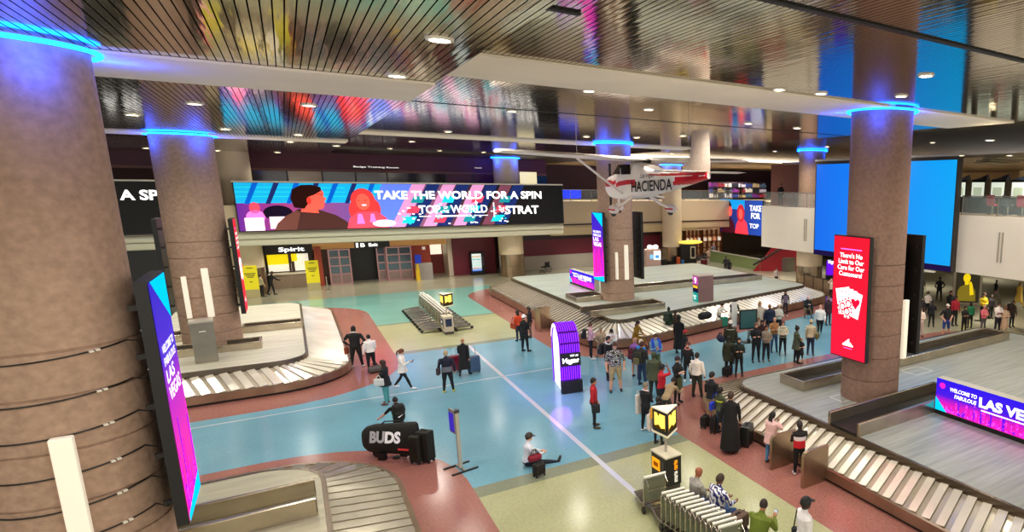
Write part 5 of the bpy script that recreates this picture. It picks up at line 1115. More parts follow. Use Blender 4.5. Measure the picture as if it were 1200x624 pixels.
def shoulder_bag(p, col, label, side=1, zc=.5, w=.34, h=.26, fwd=0.0, strap=True):
    s = p['s']; L = bag_at(p, p['T']((side*.185, fwd, zc))); t = thing('shoulder_bag', label, 'bag', tuple(L), -math.radians(p['face']), 'bags carried by travellers'); m = mat(col, .6, noise=(10, .12))
    MB().lohi((-.06, -w/2, -h/2), (.06, w/2, h/2)).build('bag_body', m, t, bevel=.04)
    if strap: MB().tube([(0, -w*.35, h*.4), (-side*.05, -.05, .45*s*.62), (-side*.08, .02, (.80-zc)*s), (-side*.05, .08, .45*s*.62), (0, w*.35, h*.4)], .014, 6).build('strap', m, t, smooth=True)
    else: MB().tube([(0, -w*.25, h*.45), (0, -.02, h*.5+.12), (0, .02, h*.5+.12), (0, w*.25, h*.45)], .013, 6).build('handle', m, t, smooth=True)
    return t
def suitcase(px, col, label, rz=0.0, h=.65, w=.44, d=.26, handle=True, at=None, z=0.0, soft=False):
    P = Vector(at) if at is not None else gp(*px, z); t = thing('suitcase', label, 'suitcase', (P.x, P.y, z), rz, 'suitcases on the floor'); m = mat(col, .35 if not soft else .75, noise=(6, .08)); dk = mat('#1a1a1c', .5)
    MB().lohi((-w/2, -d/2, .06), (w/2, d/2, h)).build('shell', m, t, bevel=.045)
    rb = MB()
    for k in range(4): x = -w*.36+w*.24*k; rb.lohi((x-.015, -d/2-.008, .14), (x+.015, d/2+.008, h-.08))
    rb.build('ribs', mat(col, .3), t); MB().lohi((-w/2-.004, -.008, .055), (w/2+.004, .008, h+.004)).build('zip_seam', dk, t)
    for x, y in ((-1, -1), (1, -1), (-1, 1), (1, 1)): MB().lathe([(.005, 0), (.03, .004), (.03, .05), (.01, .07)], (x*w*.38, y*d*.32, 0), 10).build('wheel', dk, t)
    if handle: MB().tube([(-.1, 0, h-.03), (-.1, 0, h+.36), (.1, 0, h+.36), (.1, 0, h-.03)], .011, 6).build('pull_handle', mat('#9a9a98', .3, .7), t)
    else: MB().tube([(-.08, 0, h-.02), (-.06, 0, h+.035), (.06, 0, h+.035), (.08, 0, h-.02)], .014, 6).build('top_handle', dk, t)
    return t
def duffel(px, col, label, rz=0.0, l=.6, r=.16, z=0.0, at=None):
    P = Vector(at) if at is not None else gp(*px, z); t = thing('duffel_bag', label, 'bag', (P.x, P.y, z), rz, 'duffel bags'); m = mat(col, .8, noise=(10, .15))
    MB().loft([[(x, r*k*math.cos(a)*1.05, r+r*k*math.sin(a)*.98) for a in (2*PI*i/16 for i in range(16))] for x, k in ((-l/2, .55), (-l/2+.04, .92), (-l/4, 1), (l/4, 1), (l/2-.04, .92), (l/2, .55))]).build('bag_body', m, t, smooth=True)
    for y in (-.07, .07): MB().tube([(-l*.22, y, 2*r*.9), (-l*.12, y*.4, 2*r+.12), (l*.12, y*.4, 2*r+.12), (l*.22, y, 2*r*.9)], .014, 6).build('handle', mat('#17171a', .7), t, smooth=True)
    MB().lohi((-l*.42, -.01, 2*r*.985), (l*.42, .01, 2*r+.006)).build('zip', mat('#2a2a2a', .5), t)
    return t
def held_phone(p, hand, label):
    c, fd, pal = p['hands'][hand]; L = bag_at(p, p['T'](c+pal*.016)); t = thing('mobile_phone', label, 'phone', tuple(L), -math.radians(p['face']), 'phones in hands'); MB().box((0, 0, .02), (.075, .012, .15)).build('phone_body', BLK, t); MB().box((0, -.008 if True else 0, .02), (.066, .002, .135)).build('screen', glow('#b8c8d8', .7), t); t.rotation_euler[0] = -.5
    return t
AWAY, CAM_ = 37, 217
ZEBRA = stripes('#ecebef', '#2a3070', 3.6, 7.0, 'DIAGONAL', 1.0, .8, .56)
JERSEY = stripes('#151517', '#d8d8d8', 4.2, 14.0, 'Z', 3.0, .7, .82)
# --- left group
p = person('person in black jacket and white sneakers with hands on hips by the left carousel', (419, 431), '#17171a', 0, 'hips', tip=383, face=20, pants='#121316', skin='b', hair=('long', '#14100e'), shoe='#ece8e4', bulk=.25, wide=1.12, extra=(('collar', '#d8cdbc'),), near=True)
shoulder_bag(p, '#8a3a22', 'rust brown handbag held beside the black jacket at the left carousel', -1, .42, .3, .3, strap=False)
p = person('person in white hoodie and black trousers seen from behind by the left carousel', (436, 434), '#f0ece8', 0, 'stand2', tip=393, face=350, skin='d', hair=('short', '#15100d'), shoe='#151516', bulk=.35, wide=1.05, near=True)
duffel((440, 437), '#56524f', 'grey duffel bag standing by the person in the white hoodie', .2, .52, .15)
p = person('person in black cardigan and teal trousers carrying papers on the blue floor', (454, 474), '#17181c', 0, 'hold', tip=423, face=300, pants='#55a0a2', skin='m', hair=('bob', '#3b2118'), shoe='#7a3a34', bulk=.2, extra=(('hem', '#17181c', .42),), near=True)
shoulder_bag(p, '#d9d6d2', 'white paper folder held by the person in teal trousers', -1, .55, .32, .26, .04, strap=False)
p = person('person in white shirt and black leggings walking while looking at a phone', (474, 456), '#eee6de', 0, 'walkphone', tip=408, face=118, pants='#141418', skin='l', hair=('pony', '#6a3a22'), shoe='#e8e8ea', extra=(('hem', '#eee6de', .44),), near=True)
held_phone(p, 0, 'phone in the hand of the person in white shirt and leggings')
p = person('person in black t-shirt leaning over the big black bike bag', (470, 523), '#101014', 0, 'push', tip=468, face=355, pants='#16161a', skin='l', hair=('buzz', '#15110f'), sleeve=.42, near=True)
backpack(p, '#181a17', 'black backpack with small white tick worn above the bike bag', .135, .70, 1.1)
tk = p; L = bag_at(p, p['T'](p['up']((0, -.135, .70))))
bt = [o for o in bpy.data.objects if o.get('label', '').startswith('black backpack with small white tick')][0]
m = MB(); m.add([(-.06, -.168, -.09), (-.03, -.168, -.125), (.09, -.168, -.03), (-.025, -.168, -.09)], [(0, 1, 2, 3)]); m.build('tick_mark', mat('#f0f0f0', .5, 0, .4), bt)
p = person('grey-haired person in navy jumper, black trousers and yellow shoes', (526, 460), '#161a2c', 0, 'pockets', tip=412, face=20, pants='#121216', skin='l', hair=('short', '#b09a72'), shoe='#d8c81c', bulk=.2, wide=1.08, extra=(('hem', '#6a6a70', .5),), near=True)
shoulder_bag(p, '#3a2a2c', 'dark brown shoulder bag of the person with yellow shoes', -1, .52, .3, .28)
p = person('bald person in long black coat walking away with two suitcases', (545, 440), '#111114', 0, 'walk', tip=396, face=25, pants='#111114', skin='m', hair=('bald', '#000000'), extra=(('coat', '#111114', .2),), near=True)
suitcase((533, 436), '#7a1a32', 'dark red suitcase at the left of the long black coat', .1, .7, .42, .26); suitcase((556, 437), '#3e5872', 'blue grey suitcase at the right of the long black coat', .3, .72, .46, .28)
# --- three by the middle carousel
p = person('person in orange jacket carrying an orange bag by the far carousel corner', (608.5, 400), '#d8481c', 0, 'stand', tip=364.5, face=340, pants='#23253a', skin='m', hair=('long', '#2a1a14'), bulk=.2)
shoulder_bag(p, '#a83a1e', 'orange brown bag of the person in the orange jacket', -1, .52, .36, .3)
person('person in dark jacket and cap behind the orange jacket', (622, 396), '#1c1c22', 0, 'stand2', tip=360.5, face=300, pants='#5a4638', skin='m', hair=('cap', '#2a2622'), bulk=.15)
person('person in black jacket and white cap in front of the orange jacket', (616, 412.5), '#121216', 0, 'hold', tip=370, face=60, pants='#15161a', skin='l', hair=('cap', '#efecec'), bulk=.2, near=True)
# --- red sweater
p = person('person in red jumper standing alone on the blue floor', (697, 501), '#b01c26', 0, 'pockets', tip=444, face=120, pants='#17181e', skin='m', hair=('short', '#1a1310'), shoe='#4a3626', near=True)
q = shoulder_bag(p, '#15151a', 'black jacket hanging over the arm of the person in the red jumper', 1, .44, .26, .3, .06, strap=False)
# --- around the purple arch
p = person('person in pink top and black leggings with a black backpack beside the purple arch', (693, 421), '#d8a8b8', 0, 'phone', tip=379, face=110, pants='#121216', skin='l', hair=('bun', '#5a3a28'), shoe='#eceaea', near=True); backpack(p, '#15151a', 'black backpack of the person in the pink top')
person('person with grey beanie in a tan coat sitting on the far carousel rim', (704, 402), '#b5a284', 0, 'sit', at=rim(704), h=1.66, face=205, pants='#8a806c', skin='m', hair=('beanie', '#8d8570'), seat=.5, bulk=.25)
person('person in white coat and orange top sitting on the far carousel rim', (717, 402), '#eeeae6', 0, 'sitfwd', at=rim(717), h=1.66, face=210, pants='#1a1a1c', skin='m', hair=('bob', '#1c1310'), seat=.5, bulk=.25, extra=(('vest', '#e2603c'),))
suitcase((722, 404), '#2a211c', 'brown black bag beside the white coat on the far carousel rim', .3, .42, .4, .25, False, soft=True)
person('person in mustard dress sitting on the far carousel rim with legs stretched out', (744, 399), '#8a6a1c', 0, 'sitleg', at=rim(744), h=1.7, face=150, pants='#8a6a1c', skin='m', hair=('bob', '#15100e'), seat=.5, leg=.7, extra=(('hem', '#8a6a1c', .36),), shoe='#14100e')
duffel((756, 394), '#15151a', 'small black bag at the feet of the mustard dress', .3, .4, .12)
p = person('bearded person in black hoodie with white collar and black backpack', (714, 446), '#121215', 0, 'stand', tip=395, face=140, pants='#141418', skin='l', hair=('short', '#1a120e'), shoe='#18181a', bulk=.2, extra=(('collar', '#e8e4e2'),), near=True); backpack(p, '#101013', 'black backpack of the bearded person in black hoodie')
p = person('person in black and white patterned jersey, khaki shorts and brown cap', (722, 459), JERSEY, 0, 'pockets', tip=402, face=200, pants='#b09a70', skin='l', hair=('cap', '#4a2c20'), sleeve=.5, leg=.52, shoe='#1a1a1c', bulk=.3, wide=1.15, near=True)
# --- backpack cluster
p = person('person in purple top and shorts with a maroon bag', (745, 442), '#a06ab8', 0, 'stand', tip=397, face=60, pants='#3a2228', skin='l', hair=('short', '#b88a7a'), leg=.3, near=True); backpack(p, '#5a1c24', 'maroon backpack over the purple top', .15, .62, 1.0)
p = person('grey-haired person in bright blue jacket with a dark backpack', (752, 446), '#1e86d8', 0, 'hold', tip=398.5, face=70, pants='#2a2c34', skin='p', hair=('short', '#d8c8b4'), bulk=.25, near=True); backpack(p, '#1c1e1c', 'dark backpack over the bright blue jacket', .16, .66)
p = person('person in pale blue shirt with a bright blue towel over the shoulders', (769, 440), '#7aa8c0', 0, 'phone', tip=392, face=190, pants='#5a6a48', skin='l', hair=('fringe', '#4a3024'), bulk=.25, extra=(('towel', '#2a5ae0'),), near=True)
p = person('brown-haired person with a dark olive backpack facing the blue jacket', (753, 452), '#2e2f30', 0, 'stand', tip=417.5, face=60, h=1.75, pants='#1f3a5a', skin='l', hair=('short', '#4a2a1a'), bulk=.15, near=True); backpack(p, '#2c2c1c', 'dark olive backpack with a lighter pocket', .16, .66, 1.1, '#6a6440')
person('hooded person in a long olive coat seen from behind', (767, 466), '#4a5038', 0, 'stand', tip=420.5, face=45, h=1.72, pants='#2a2c26', skin='m', hair=('hood', '#3e4a32'), bulk=.5, wide=1.1, extra=(('hem', '#4a5038', .4),), near=True)
person('person in red jersey and black cap with an arm raised', (776, 484), '#c21a2a', 0, 'raise', tip=436.5, face=110, h=1.72, pants='#1c1c22', skin='b', hair=('cap', '#15130f'), sleeve=.5, bulk=.2, near=True)
person('bending person with black hair and tan sleeves behind the lantern kiosk', (781, 500), '#a08a68', 0, 'bend', at=tuple(gp(781, 497)), h=1.66, face=60, pants='#3a3a34', skin='m', hair=('short', '#120d0c'), near=True)
p = person('person in grey beanie with a pink and white scarf and black trousers', (757.5, 506), '#15151a', 0, 'hold', tip=449.5, face=70, pants='#121216', skin='l', hair=('beanie', '#7a7460'), shoe='#d8d8da', bulk=.2, extra=(('collar', '#f0cfc8'),), near=True)
q = shoulder_bag(p, '#d8cfc6', 'white coat hanging from the arm of the person in the grey beanie', -1, .52, .2, .66, -.02, strap=False)
p = person('child in black with a yellow backpack behind the lantern kiosk', (772, 521), '#15151a', 0, 'stand', tip=478, face=60, h=1.5, pants='#141418', skin='m', hair=('short', '#15100e'), near=True); backpack(p, '#e8a81c', 'yellow backpack worn by the child behind the lantern kiosk', .14, .70, .8)
shoulder_bag(p, '#e4d4cc', 'pale pink cloth bag beside the child behind the lantern kiosk', -1, .45, .3, .5, strap=False)
p = person('person in black shirt with olive waist apron and black cap', (794, 473), '#17191a', 0, 'phone', tip=418.5, face=160, pants='#131316', skin='p', hair=('cap', '#2a1c22'), sleeve=.8, near=True, extra=(('apron', '#4a5030'),))
p = person('person in black jacket with pink shoulders facing the crowd', (806, 447), '#15151a', 0, 'stand', tip=402, face=215, pants='#15161c', skin='l', hair=('fringe', '#6a3a2a'), shoe='#eae6e6', bulk=.2, extra=(('collar', '#d88a84'),), near=True)
person('person in cream hoodie and black cap near the right carousel end', (817, 466), '#ece2d4', 0, 'pockets', tip=414.5, face=60, pants='#2e3022', skin='b', hair=('cap', '#15120f'), bulk=.4, wide=1.08, near=True)
person('tall person in long black coat facing the far carousel', (796, 415), '#0f0f12', 0, 'stand', tip=370.5, face=60, pants='#0f0f12', skin='d', hair=('bun', '#0f0c0b'), extra=(('coat', '#0f0f12', .14),))
person('person in red cap and black jacket holding a white bundle', (803, 428), '#17171c', 0, 'hold', tip=387.5, face=120, pants='#15161a', skin='m', hair=('cap', '#b81c2c'), bulk=.15)
p = person('person with tied-up hair in dark green coat and white sneakers by the far carousel', (784, 395), '#1f3a24', 0, 'stand', tip=361, face=60, pants='#14161a', skin='d', hair=('bun', '#120e0c'), shoe='#ecebea', bulk=.25, extra=(('hem', '#1f3a24', .42),)); backpack(p, '#2a3a2c', 'dark green backpack by the far carousel')
person('person in brown jacket sitting behind the dark green coat', (789, 392), '#4a3626', 0, 'sit', at=rim(790), h=1.66, face=190, pants='#1e2a22', skin='d', hair=('short', '#120d0b'), seat=.5, bulk=.2)
# --- on and before the far carousel
person('person in white shirt sitting on the far carousel rim beside a teal suitcase', (841, 384), '#ece8dc', 0, 'sitfwd', at=rim(841), h=1.74, face=170, pants='#17171b', skin='m', hair=('short', '#1a120e'), seat=.5, bulk=.1)
suitcase((848, 384), '#1e8a72', 'teal suitcase in front of the far carousel', .2, .6, .44, .26)
person('person in dark green jacket sitting on the far carousel rim', (859, 384), '#1f2a1e', 0, 'sitphone', at=rim(858), h=1.78, face=190, pants='#22241e', skin='d', hair=('buzz', '#0f0c0a'), seat=.5, bulk=.25)
duffel((826, 374), '#17171b', 'black bag lying on the plates of the far carousel', .2, .75, .2, z=.72, at=tuple(gp(826, 374, .75)))
p = person('person in dark olive jacket and pale cap carrying a duffel on the shoulder', (856, 426), '#2c2e1c', 0, 'stand', tip=376.5, face=215, pants='#23241c', skin='d', hair=('cap', '#e0d8c8'), bulk=.4, extra=(('vest', '#e8e4dc'),), near=True)
duffel((0, 0), '#1c2440', 'navy and tan duffel at the hip of the olive jacket', 1.2, .5, .15, at=tuple(bag_at(p, p['T']((.23, 0, .5)))), z=bag_at(p, p['T']((.27, 0, .5))).z)
person('dark-haired person in long olive coat standing before the olive jacket', (854, 439), '#2e301e', 0, 'stand', tip=395, face=40, pants='#191a16', skin='d', hair=('buzz', '#0e0b09'), bulk=.45, extra=(('hem', '#2e301e', .36),), near=True)
backpack_floor = suitcase((852, 441), '#121214', 'black soft bag on the floor before the long olive coat', .5, .4, .42, .3, False, soft=True)
p = person('long-haired person in dark green top and black trousers with folded hands', (866, 441), '#17241c', 0, 'cross', tip=396.5, face=210, pants='#0f0f12', skin='l', hair=('long', '#120d0c'), bulk=.1, near=True); shoulder_bag(p, '#121216', 'black handbag of the long-haired person in dark green', 1, .53, .3, .26)
p = person('person in black jacket with crossed arms and black hip bag', (885.6, 424.5), '#15171c', 0, 'cross', tip=379, face=205, pants='#141519', skin='l', hair=('fringe', '#6a4a38'), bulk=.2, near=True); shoulder_bag(p, '#17171c', 'black hip bag of the person with crossed arms', 1, .54, .26, .22)
person('person in taupe sweatshirt and black jeans with brown boots', (897.5, 424), '#8a7c6c', 0, 'hold', tip=381.5, face=200, pants='#17181e', skin='m', hair=('bob', '#2a1a14'), shoe='#6a5a34', bulk=.3, near=True)
person('dark-haired person standing behind the taupe sweatshirt', (892.5, 415), '#3a1c1e', 0, 'stand', tip=376, face=210, pants='#24345a', skin='m', hair=('bob', '#15100e'))
person('bald person in tan jacket and blue jeans among the standing group', (907, 413), '#a8784a', 0, 'cross', tip=372.5, face=205, pants='#3a5a7a', skin='l', hair=('bald', '#000000'), bulk=.2, near=True)
person('person in cream jacket over a black shirt with folded hands', (917, 416), '#d6ccb0', 0, 'hold', tip=376.5, face=215, pants='#15161a', skin='l', hair=('long', '#6a3a2a'), bulk=.2, extra=(('vest', '#17171b'),), near=True)
person('person in pale patterned top behind the standing group', (890, 396), '#c9bfae', 0, 'stand', tip=354, face=200, pants='#b8a890', skin='l', hair=('long', '#a8845a'))
person('child with fair hair in front of the pale patterned top', (889, 404), '#b89a84', 0, 'stand', tip=368, face=210, h=1.35, pants='#5a4a44', skin='l', hair=('bob', '#7a5236'))
person('person in navy jacket seen from behind near the far carousel', (901.5, 396), '#182440', 0, 'stand', tip=357.5, face=30, pants='#14151c', skin='m', hair=('short', '#8a5a3a'), bulk=.35, wide=1.1)
person('person in pale grey sweater facing the navy jacket', (912, 393), '#c9c9bd', 0, 'cross', tip=357, face=215, pants='#1c1d22', skin='l', hair=('fringe', '#c8b49a'), bulk=.2)
person('long-haired person in black blazer standing against the far carousel', (920, 371), '#15151b', 0, 'stand', tip=341, face=205, pants='#2a2a30', skin='m', hair=('long', '#120d0c'), shoe='#e0d8d4', extra=(('vest', '#6a5a6a'),))
person('bald person in dark jacket sitting on the right end of the far carousel', (944, 369), '#1e2420', 0, 'sitfwd', at=rim(944), h=1.72, face=205, pants='#6a5a44', skin='p', hair=('bald', '#000000'), seat=.5, bulk=.3)
suitcase((949, 369), '#14151a', 'black bag beside the bald person sitting on the far carousel', .2, .5, .4, .26, False, soft=True)
person('bald person in white hoodie walking left of the red card sign', (960.5, 393), '#f2f0ee', 0, 'walk', tip=356.5, face=215, pants='#121216', skin='l', hair=('bald', '#000000'), bulk=.35, wide=1.08, near=True)
person('person in dark plum coat behind the white hoodie', (970, 381), '#3a2430', 0, 'stand', tip=348, face=200, pants='#3a3038', skin='m', hair=('short', '#6a5a50'), bulk=.35, extra=(('hem', '#3a2430', .4),))
person('person in pale top with raised arms near the dark barrier panels', (974, 353), '#d8c8b8', 0, 'raise', tip=327, face=215, pants='#16161a', skin='l', hair=('short', '#4a3a30'))
person('dark-haired person in olive cardigan with a topknot behind the child', (933, 426), '#4a5240', 0, 'hold', tip=383, face=110, pants='#15161a', skin='m', hair=('bun', '#17110e'), bulk=.2, near=True, extra=(('hem', '#4a5240', .38),))
person('child in black dress with crossed arms', (938, 426.5), '#121216', 0, 'cross', tip=399, face=205, h=1.16, pants='#121216', skin='l', hair=('bob', '#9a6a3a'), sleeve=.3, leg=.62, extra=(('dress', '#121216', .34),), near=True)
p = person('person in tan coat and beige cap with a canvas bag', (949.5, 417), '#d2c09a', 0, 'stand', tip=375.5, face=60, pants='#2a3044', skin='m', hair=('cap', '#c9b894'), shoe='#8a7458', bulk=.35, near=True); shoulder_bag(p, '#6a6034', 'olive canvas bag of the person in tan coat', 1, .56, .4, .28)
# --- beside the right carousel
p = person('person in black polo shirt and khaki shorts at the right carousel end', (834, 499.5), '#15171b', 0, 'stand', tip=437, face=80, pants='#a08a64', skin='l', hair=('buzz', '#1a1210'), sleeve=.5, leg=.52, shoe='#6a5a48', bulk=.2, wide=1.1, near=True)
suitcase((826, 501), '#141416', 'small black bag on the floor behind the khaki shorts', .6, .4, .34, .22, False, soft=True)
p = person('dark-haired person in olive jacket with a bright blue bag at the right carousel', (844, 509), '#4a5038', 0, 'stand', tip=455, face=80, pants='#2a3a4a', skin='m', hair=('pony', '#17110e'), near=True, extra=(('band', '#c8d83c', .70, .73),)); shoulder_bag(p, '#1c3ad0', 'bright blue bag with yellow strap at the right carousel', -1, .56, .36, .26)
suitcase((838, 507), '#17181a', 'black suitcase standing between the khaki shorts and the blue bag', .4, .55, .36, .24, True)
p = person('person in ankle-length black robe beside the right carousel', (856, 529.5), '#0c0c0e', 0, 'stand2', tip=460.5, face=50, pants='#0c0c0e', skin='m', hair=('short', '#3a2418'), shoe='#17120f', extra=(('coat', '#0c0c0e', .06),), bulk=.1, wide=1.05, near=True)
suitcase((875, 522), '#1d1f1c', 'large black suitcase beside the long black robe', math.radians(35), .66, .5, .3, False)
p = person('person with braids in pale pink hoodie and blue jeans at the right carousel', (903, 543.5), '#e4b8b4', 0, 'face', tip=484.5, face=80, pants='#5a90c0', skin='b', hair=('braids', '#17100e'), shoe='#15151a', bulk=.35, near=True, extra=(('hem', '#e4b8b4', .42),))
p = person('person in red, white and black jacket between the steel guard panels', (936, 556), '#1a1416', 0, 'phone', tip=495.5, face=25, pants='#121216', skin='m', hair=('hood', '#241a18'), shoe='#e8e4e4', bulk=.25, near=True, extra=(('band', '#e8d8d8', .66, .735), ('band', '#d01c28', .52, .66)))
# --- bottom right bench and walker
person('bald person in grey sweatshirt sitting on the bench behind the carts', None, '#9a968c', 0, 'sit', at=(6.8, 11.15, 0), h=1.76, face=95, pants='#2f4a7a', skin='#9a5a3a', hair=('bald', '#000000'), seat=.45, bulk=.3, wide=1.1, near=True)
person('person in blue and white zebra pattern shirt sitting on the bench', None, ZEBRA, 0, 'sit', at=(7.0, 10.55, 0), h=1.78, face=88, pants='#3a5a8a', skin='b', hair=('buzz', '#3a2a1a'), seat=.45, bulk=.45, wide=1.15, near=True)
suitcase(None, '#5a4436', 'soft brown bag on the bench between the zebra shirt and the green jacket', .3, .38, .5, .3, False, at=(7.02, 9.75, .45), z=.45, soft=True)
p = person('person in olive green jacket sitting on the bench looking at a phone', None, '#6a7a22', 0, 'sitphone', at=(7.0, 9.05, 0), h=1.78, face=70, pants='#17171b', skin='m', hair=('buzz', '#2a1c14'), seat=.45, bulk=.35, wide=1.1, near=True)
held_phone(p, 0, 'phone held by the person in the olive green jacket')
p = person('person in white t-shirt and black cap with a black cross-body strap at the bottom edge', None, '#eeeae8', 0, 'stand', at=(7.4, 8.05, 0), h=1.82, face=110, pants='#1c1d22', skin='d', hair=('cap', '#121212'), sleeve=.45, bulk=.25, near=True)
q = shoulder_bag(p, '#15151a', 'small black cross-body bag over the white t-shirt', -1, .5, .26, .2)
# --- sitting on the floor
p = person('person in white jacket and cap sitting on the blue floor with legs stretched out', (616, 548), '#dfe4ea', 0, 'floorsit', at=tuple(gp(619, 545.5)), h=1.68, face=98, pants='#1b2230', skin='l', hair=('cap', '#3a3432'), shoe='#2a2a22', bulk=.2, near=True)
suitcase((632, 558), '#1a1712', 'small dark bag on the floor beside the sitting person', .3, .36, .3, .22, False, soft=True)
duffel((0, 0), '#8a1c30', 'dark red bundle on the lap of the person sitting on the floor', .2, .36, .11, z=.22, at=tuple(gp(627, 541, .22)))
# --- far concourse
for (x, y, ty_, tp, pn, lb, f, ps) in ((850.5, 321, 300, '#2a2430', '#1c2030', 'person in dark jacket, left of a pair walking behind the number 9 pillar', 30, 'walk'), (854.5, 323.5, 304, '#15171a', '#15161a', 'person in black, right of a pair walking behind the number 9 pillar', 30, 'walk'),
    (819, 315.6, 298, '#3a3430', '#d8d0c4', 'person in dark top and pale trousers by the maroon suitcase far away', 200, 'stand'), (826, 312, 298, '#26242a', '#22232a', 'person in dark clothes behind the maroon suitcase far away', 210, 'stand'), (830, 309, 293, '#c9a890', '#8a7464', 'person in beige clothes far behind the maroon suitcase', 200, 'stand'),
    (909.5, 336, 314, '#d8ccc0', '#1c1e26', 'person in pale top with a white shopping bag under the white parapet', 200, 'stand'), (898, 317, 298, '#6a6248', '#4a4438', 'person in olive clothes before the red panel under the white parapet', 200, 'stand'),
    (308, 348, 322, '#b8ae84', '#15151a', 'person in pale vest and black backpack at the Spirit counter', 60, 'stand'), (319, 346, 318.5, '#121216', '#121216', 'person in black bending over a cart at the Spirit counter', 60, 'push')):
    person(lb, (x, y), tp, 0, ps, tip=ty_, face=f, pants=pn, skin='m', hair=('short', '#2a1c16'))
suitcase((825, 316), '#5a1424', 'maroon suitcase standing with the far trio', .2, .95, .6, .3); shoulder_bag(person('person in grey coat carrying a bag in the far shop aisle', (836, 304), '#4a4248', 0, 'stand', h=1.7, face=200, pants='#2a2a30', skin='m'), '#7a5a4a', 'brown bag of the person in the grey coat far away', 1, .5)
suitcase((905, 335), '#eeeae6', 'white shopping bag beside the pale top under the white parapet', .2, .5, .36, .18, False)
for k, (x, y, cc, w, h_) in enumerate(((773, 313, '#141414', .5, .6), (778, 313, '#1a1a1c', .6, .75), (784, 312, '#201a18', .5, .55), (790, 311, '#17171b', .5, .9), (795, 311, '#c8582a', .5, .8), (800, 312, '#2a6a9a', .46, .6))):
    suitcase((x, y), cc, ('black bag lowest at the pale kiosk', 'black bag second from the pale kiosk', 'dark brown bag in the middle of the luggage line', 'tall black suitcase beside the orange one', 'orange suitcase by the far black booth', 'blue suitcase by the far black booth')[k], .2*k, h_, w, .3, False)
# --- crowd right of the red sign
for (x, y, ty_, tp, pn, lb, f, ps, hr, ex_) in (
    (1079.5, 349, 325.5, '#7a7468', '#1c1d22', 'person with a pink bag far right behind the crowd', 215, 'stand', ('long', '#5a3a28'), ()), (1100, 353.5, 325, '#101013', '#101013', 'person all in black standing apart behind the crowd', 35, 'hips', ('short', '#15100e'), ()),
    (1086, 370, 343.5, '#e8dcd4', '#1c1d24', 'long-haired person in white top in the right crowd', 200, 'hold', ('long', '#2a1712'), ()), (1079, 378, 351, '#2a2226', '#15161a', 'dark-haired person in black at the left of the right crowd', 210, 'stand', ('long', '#17100d'), ()),
    (1077.7, 395, 360.5, '#ecd8cc', '#d8c0b4', 'person in cream and pink clothes with a black bag in the right crowd', 215, 'hold', ('bob', '#3a2418'), ()), (1091, 384, 353, '#15151a', '#111114', 'slim person in black in the right crowd', 60, 'phone1', ('short', '#15100d'), ()),
    (1112, 373, 341.5, '#15161a', '#17181c', 'person in black hoodie left of the golden figure picture', 210, 'hold', ('long', '#241612'), ()), (1108, 394, 357, '#121316', '#24408a', 'person in black t-shirt and blue shorts in the right crowd', 205, 'hips', ('cap', '#d8c8b8'), ()),
    (1118, 382, 347, '#a81c2c', '#15151a', 'person in red jacket in the right crowd', 200, 'stand', ('long', '#2a1712'), ()), (1136, 385, 355, '#1f7a4a', '#15161a', 'person in green jacket seen from behind in the right crowd', 30, 'stand', ('long', '#120d0b'), ()),
    (1129, 391, 364, '#121216', '#121216', 'person in black hooded jacket with folded arms in the right crowd', 205, 'cross', ('hood', '#141416'), ()), (1151, 376, 344, '#e0c21c', '#22242a', 'person in yellow shirt in the right crowd', 210, 'hold', ('short', '#5a3a28'), ()),
    (1151.5, 389.5, 359.5, '#d86a72', '#5a5450', 'bald person in salmon pink sweater in the right crowd', 205, 'phone', ('bald', '#000000'), ()), (1168, 391, 354.5, '#efe4da', '#1a1b20', 'person in white t-shirt with crossed arms in the right crowd', 205, 'cross', ('short', '#241812'), ()),
    (1176, 391, 362, '#d0b08e', '#c8a888', 'person in long beige coat in the right crowd', 215, 'hold', ('long', '#8a5a3a'), (('coat', '#d0b08e', .2),)), (1185, 384, 353, '#3a2a20', '#22201c', 'person in brown jacket at the right end of the right crowd', 200, 'stand', ('short', '#17110e'), ()),
    (1166, 352.5, 330, '#121316', '#6a5a58', 'person in black sweater walking far behind the crowd', 120, 'walk', ('short', '#17110e'), ()), (1193, 361, 330, '#d2b04a', '#b8964a', 'person in mustard coat at the far right edge', 110, 'walk', ('long', '#7a5a34'), (('coat', '#d2b04a', .25),)), (1160, 374, 348, '#2a2022', '#17171b', 'dark-clothed person behind the salmon pink sweater', 205, 'stand', ('bob', '#1c120f'), ())):
    p = person(lb, (x, y), tp, 0, ps, tip=ty_, face=f, pants=pn, skin=random.choice('lmmb'), hair=hr, bulk=.2, extra=ex_, leg=.5 if 'shorts' in lb else 1.0, sleeve=.5 if 't-shirt' in lb else 1.0, wide=1.1 if 'black t-shirt' in lb else 1.0)
    if 'black bag' in lb: shoulder_bag(p, '#141416', 'black shoulder bag of the cream and pink clothes in the right crowd', 1, .55)
    if 'pink bag' in lb: shoulder_bag(p, '#d88a8a', 'pink bag carried far right behind the crowd', 1, .5)
    if 'brown jacket at' in lb: backpack(p, '#241a14', 'dark brown backpack at the right end of the right crowd', .15, .72, 1.2)
# --- upper level
for (x, y, tp, lb) in ((838, 226, '#241c2a', 'person in dark clothes on the far balcony behind the airplane tail'), (853, 226, '#3a3440', 'person in grey behind the railing of the far balcony'), (868, 226, '#15161c', 'person in black behind the railing of the far balcony')):
    q = at_y(x, y, 58.0); person(lb, None, tp, 0, 'stand', at=(q.x, 58.0, 6.3), z=6.3, h=1.7, face=200, pants='#1c1d24', skin='m')
q = at_x(915, 225, 32.0); person('person in black behind the glass railing above the white parapet', None, '#0f0f12', 0, 'stand', at=(32.0, q.y, 6.3), z=6.3, h=1.7, face=215, pants='#0f0f12', skin='m')
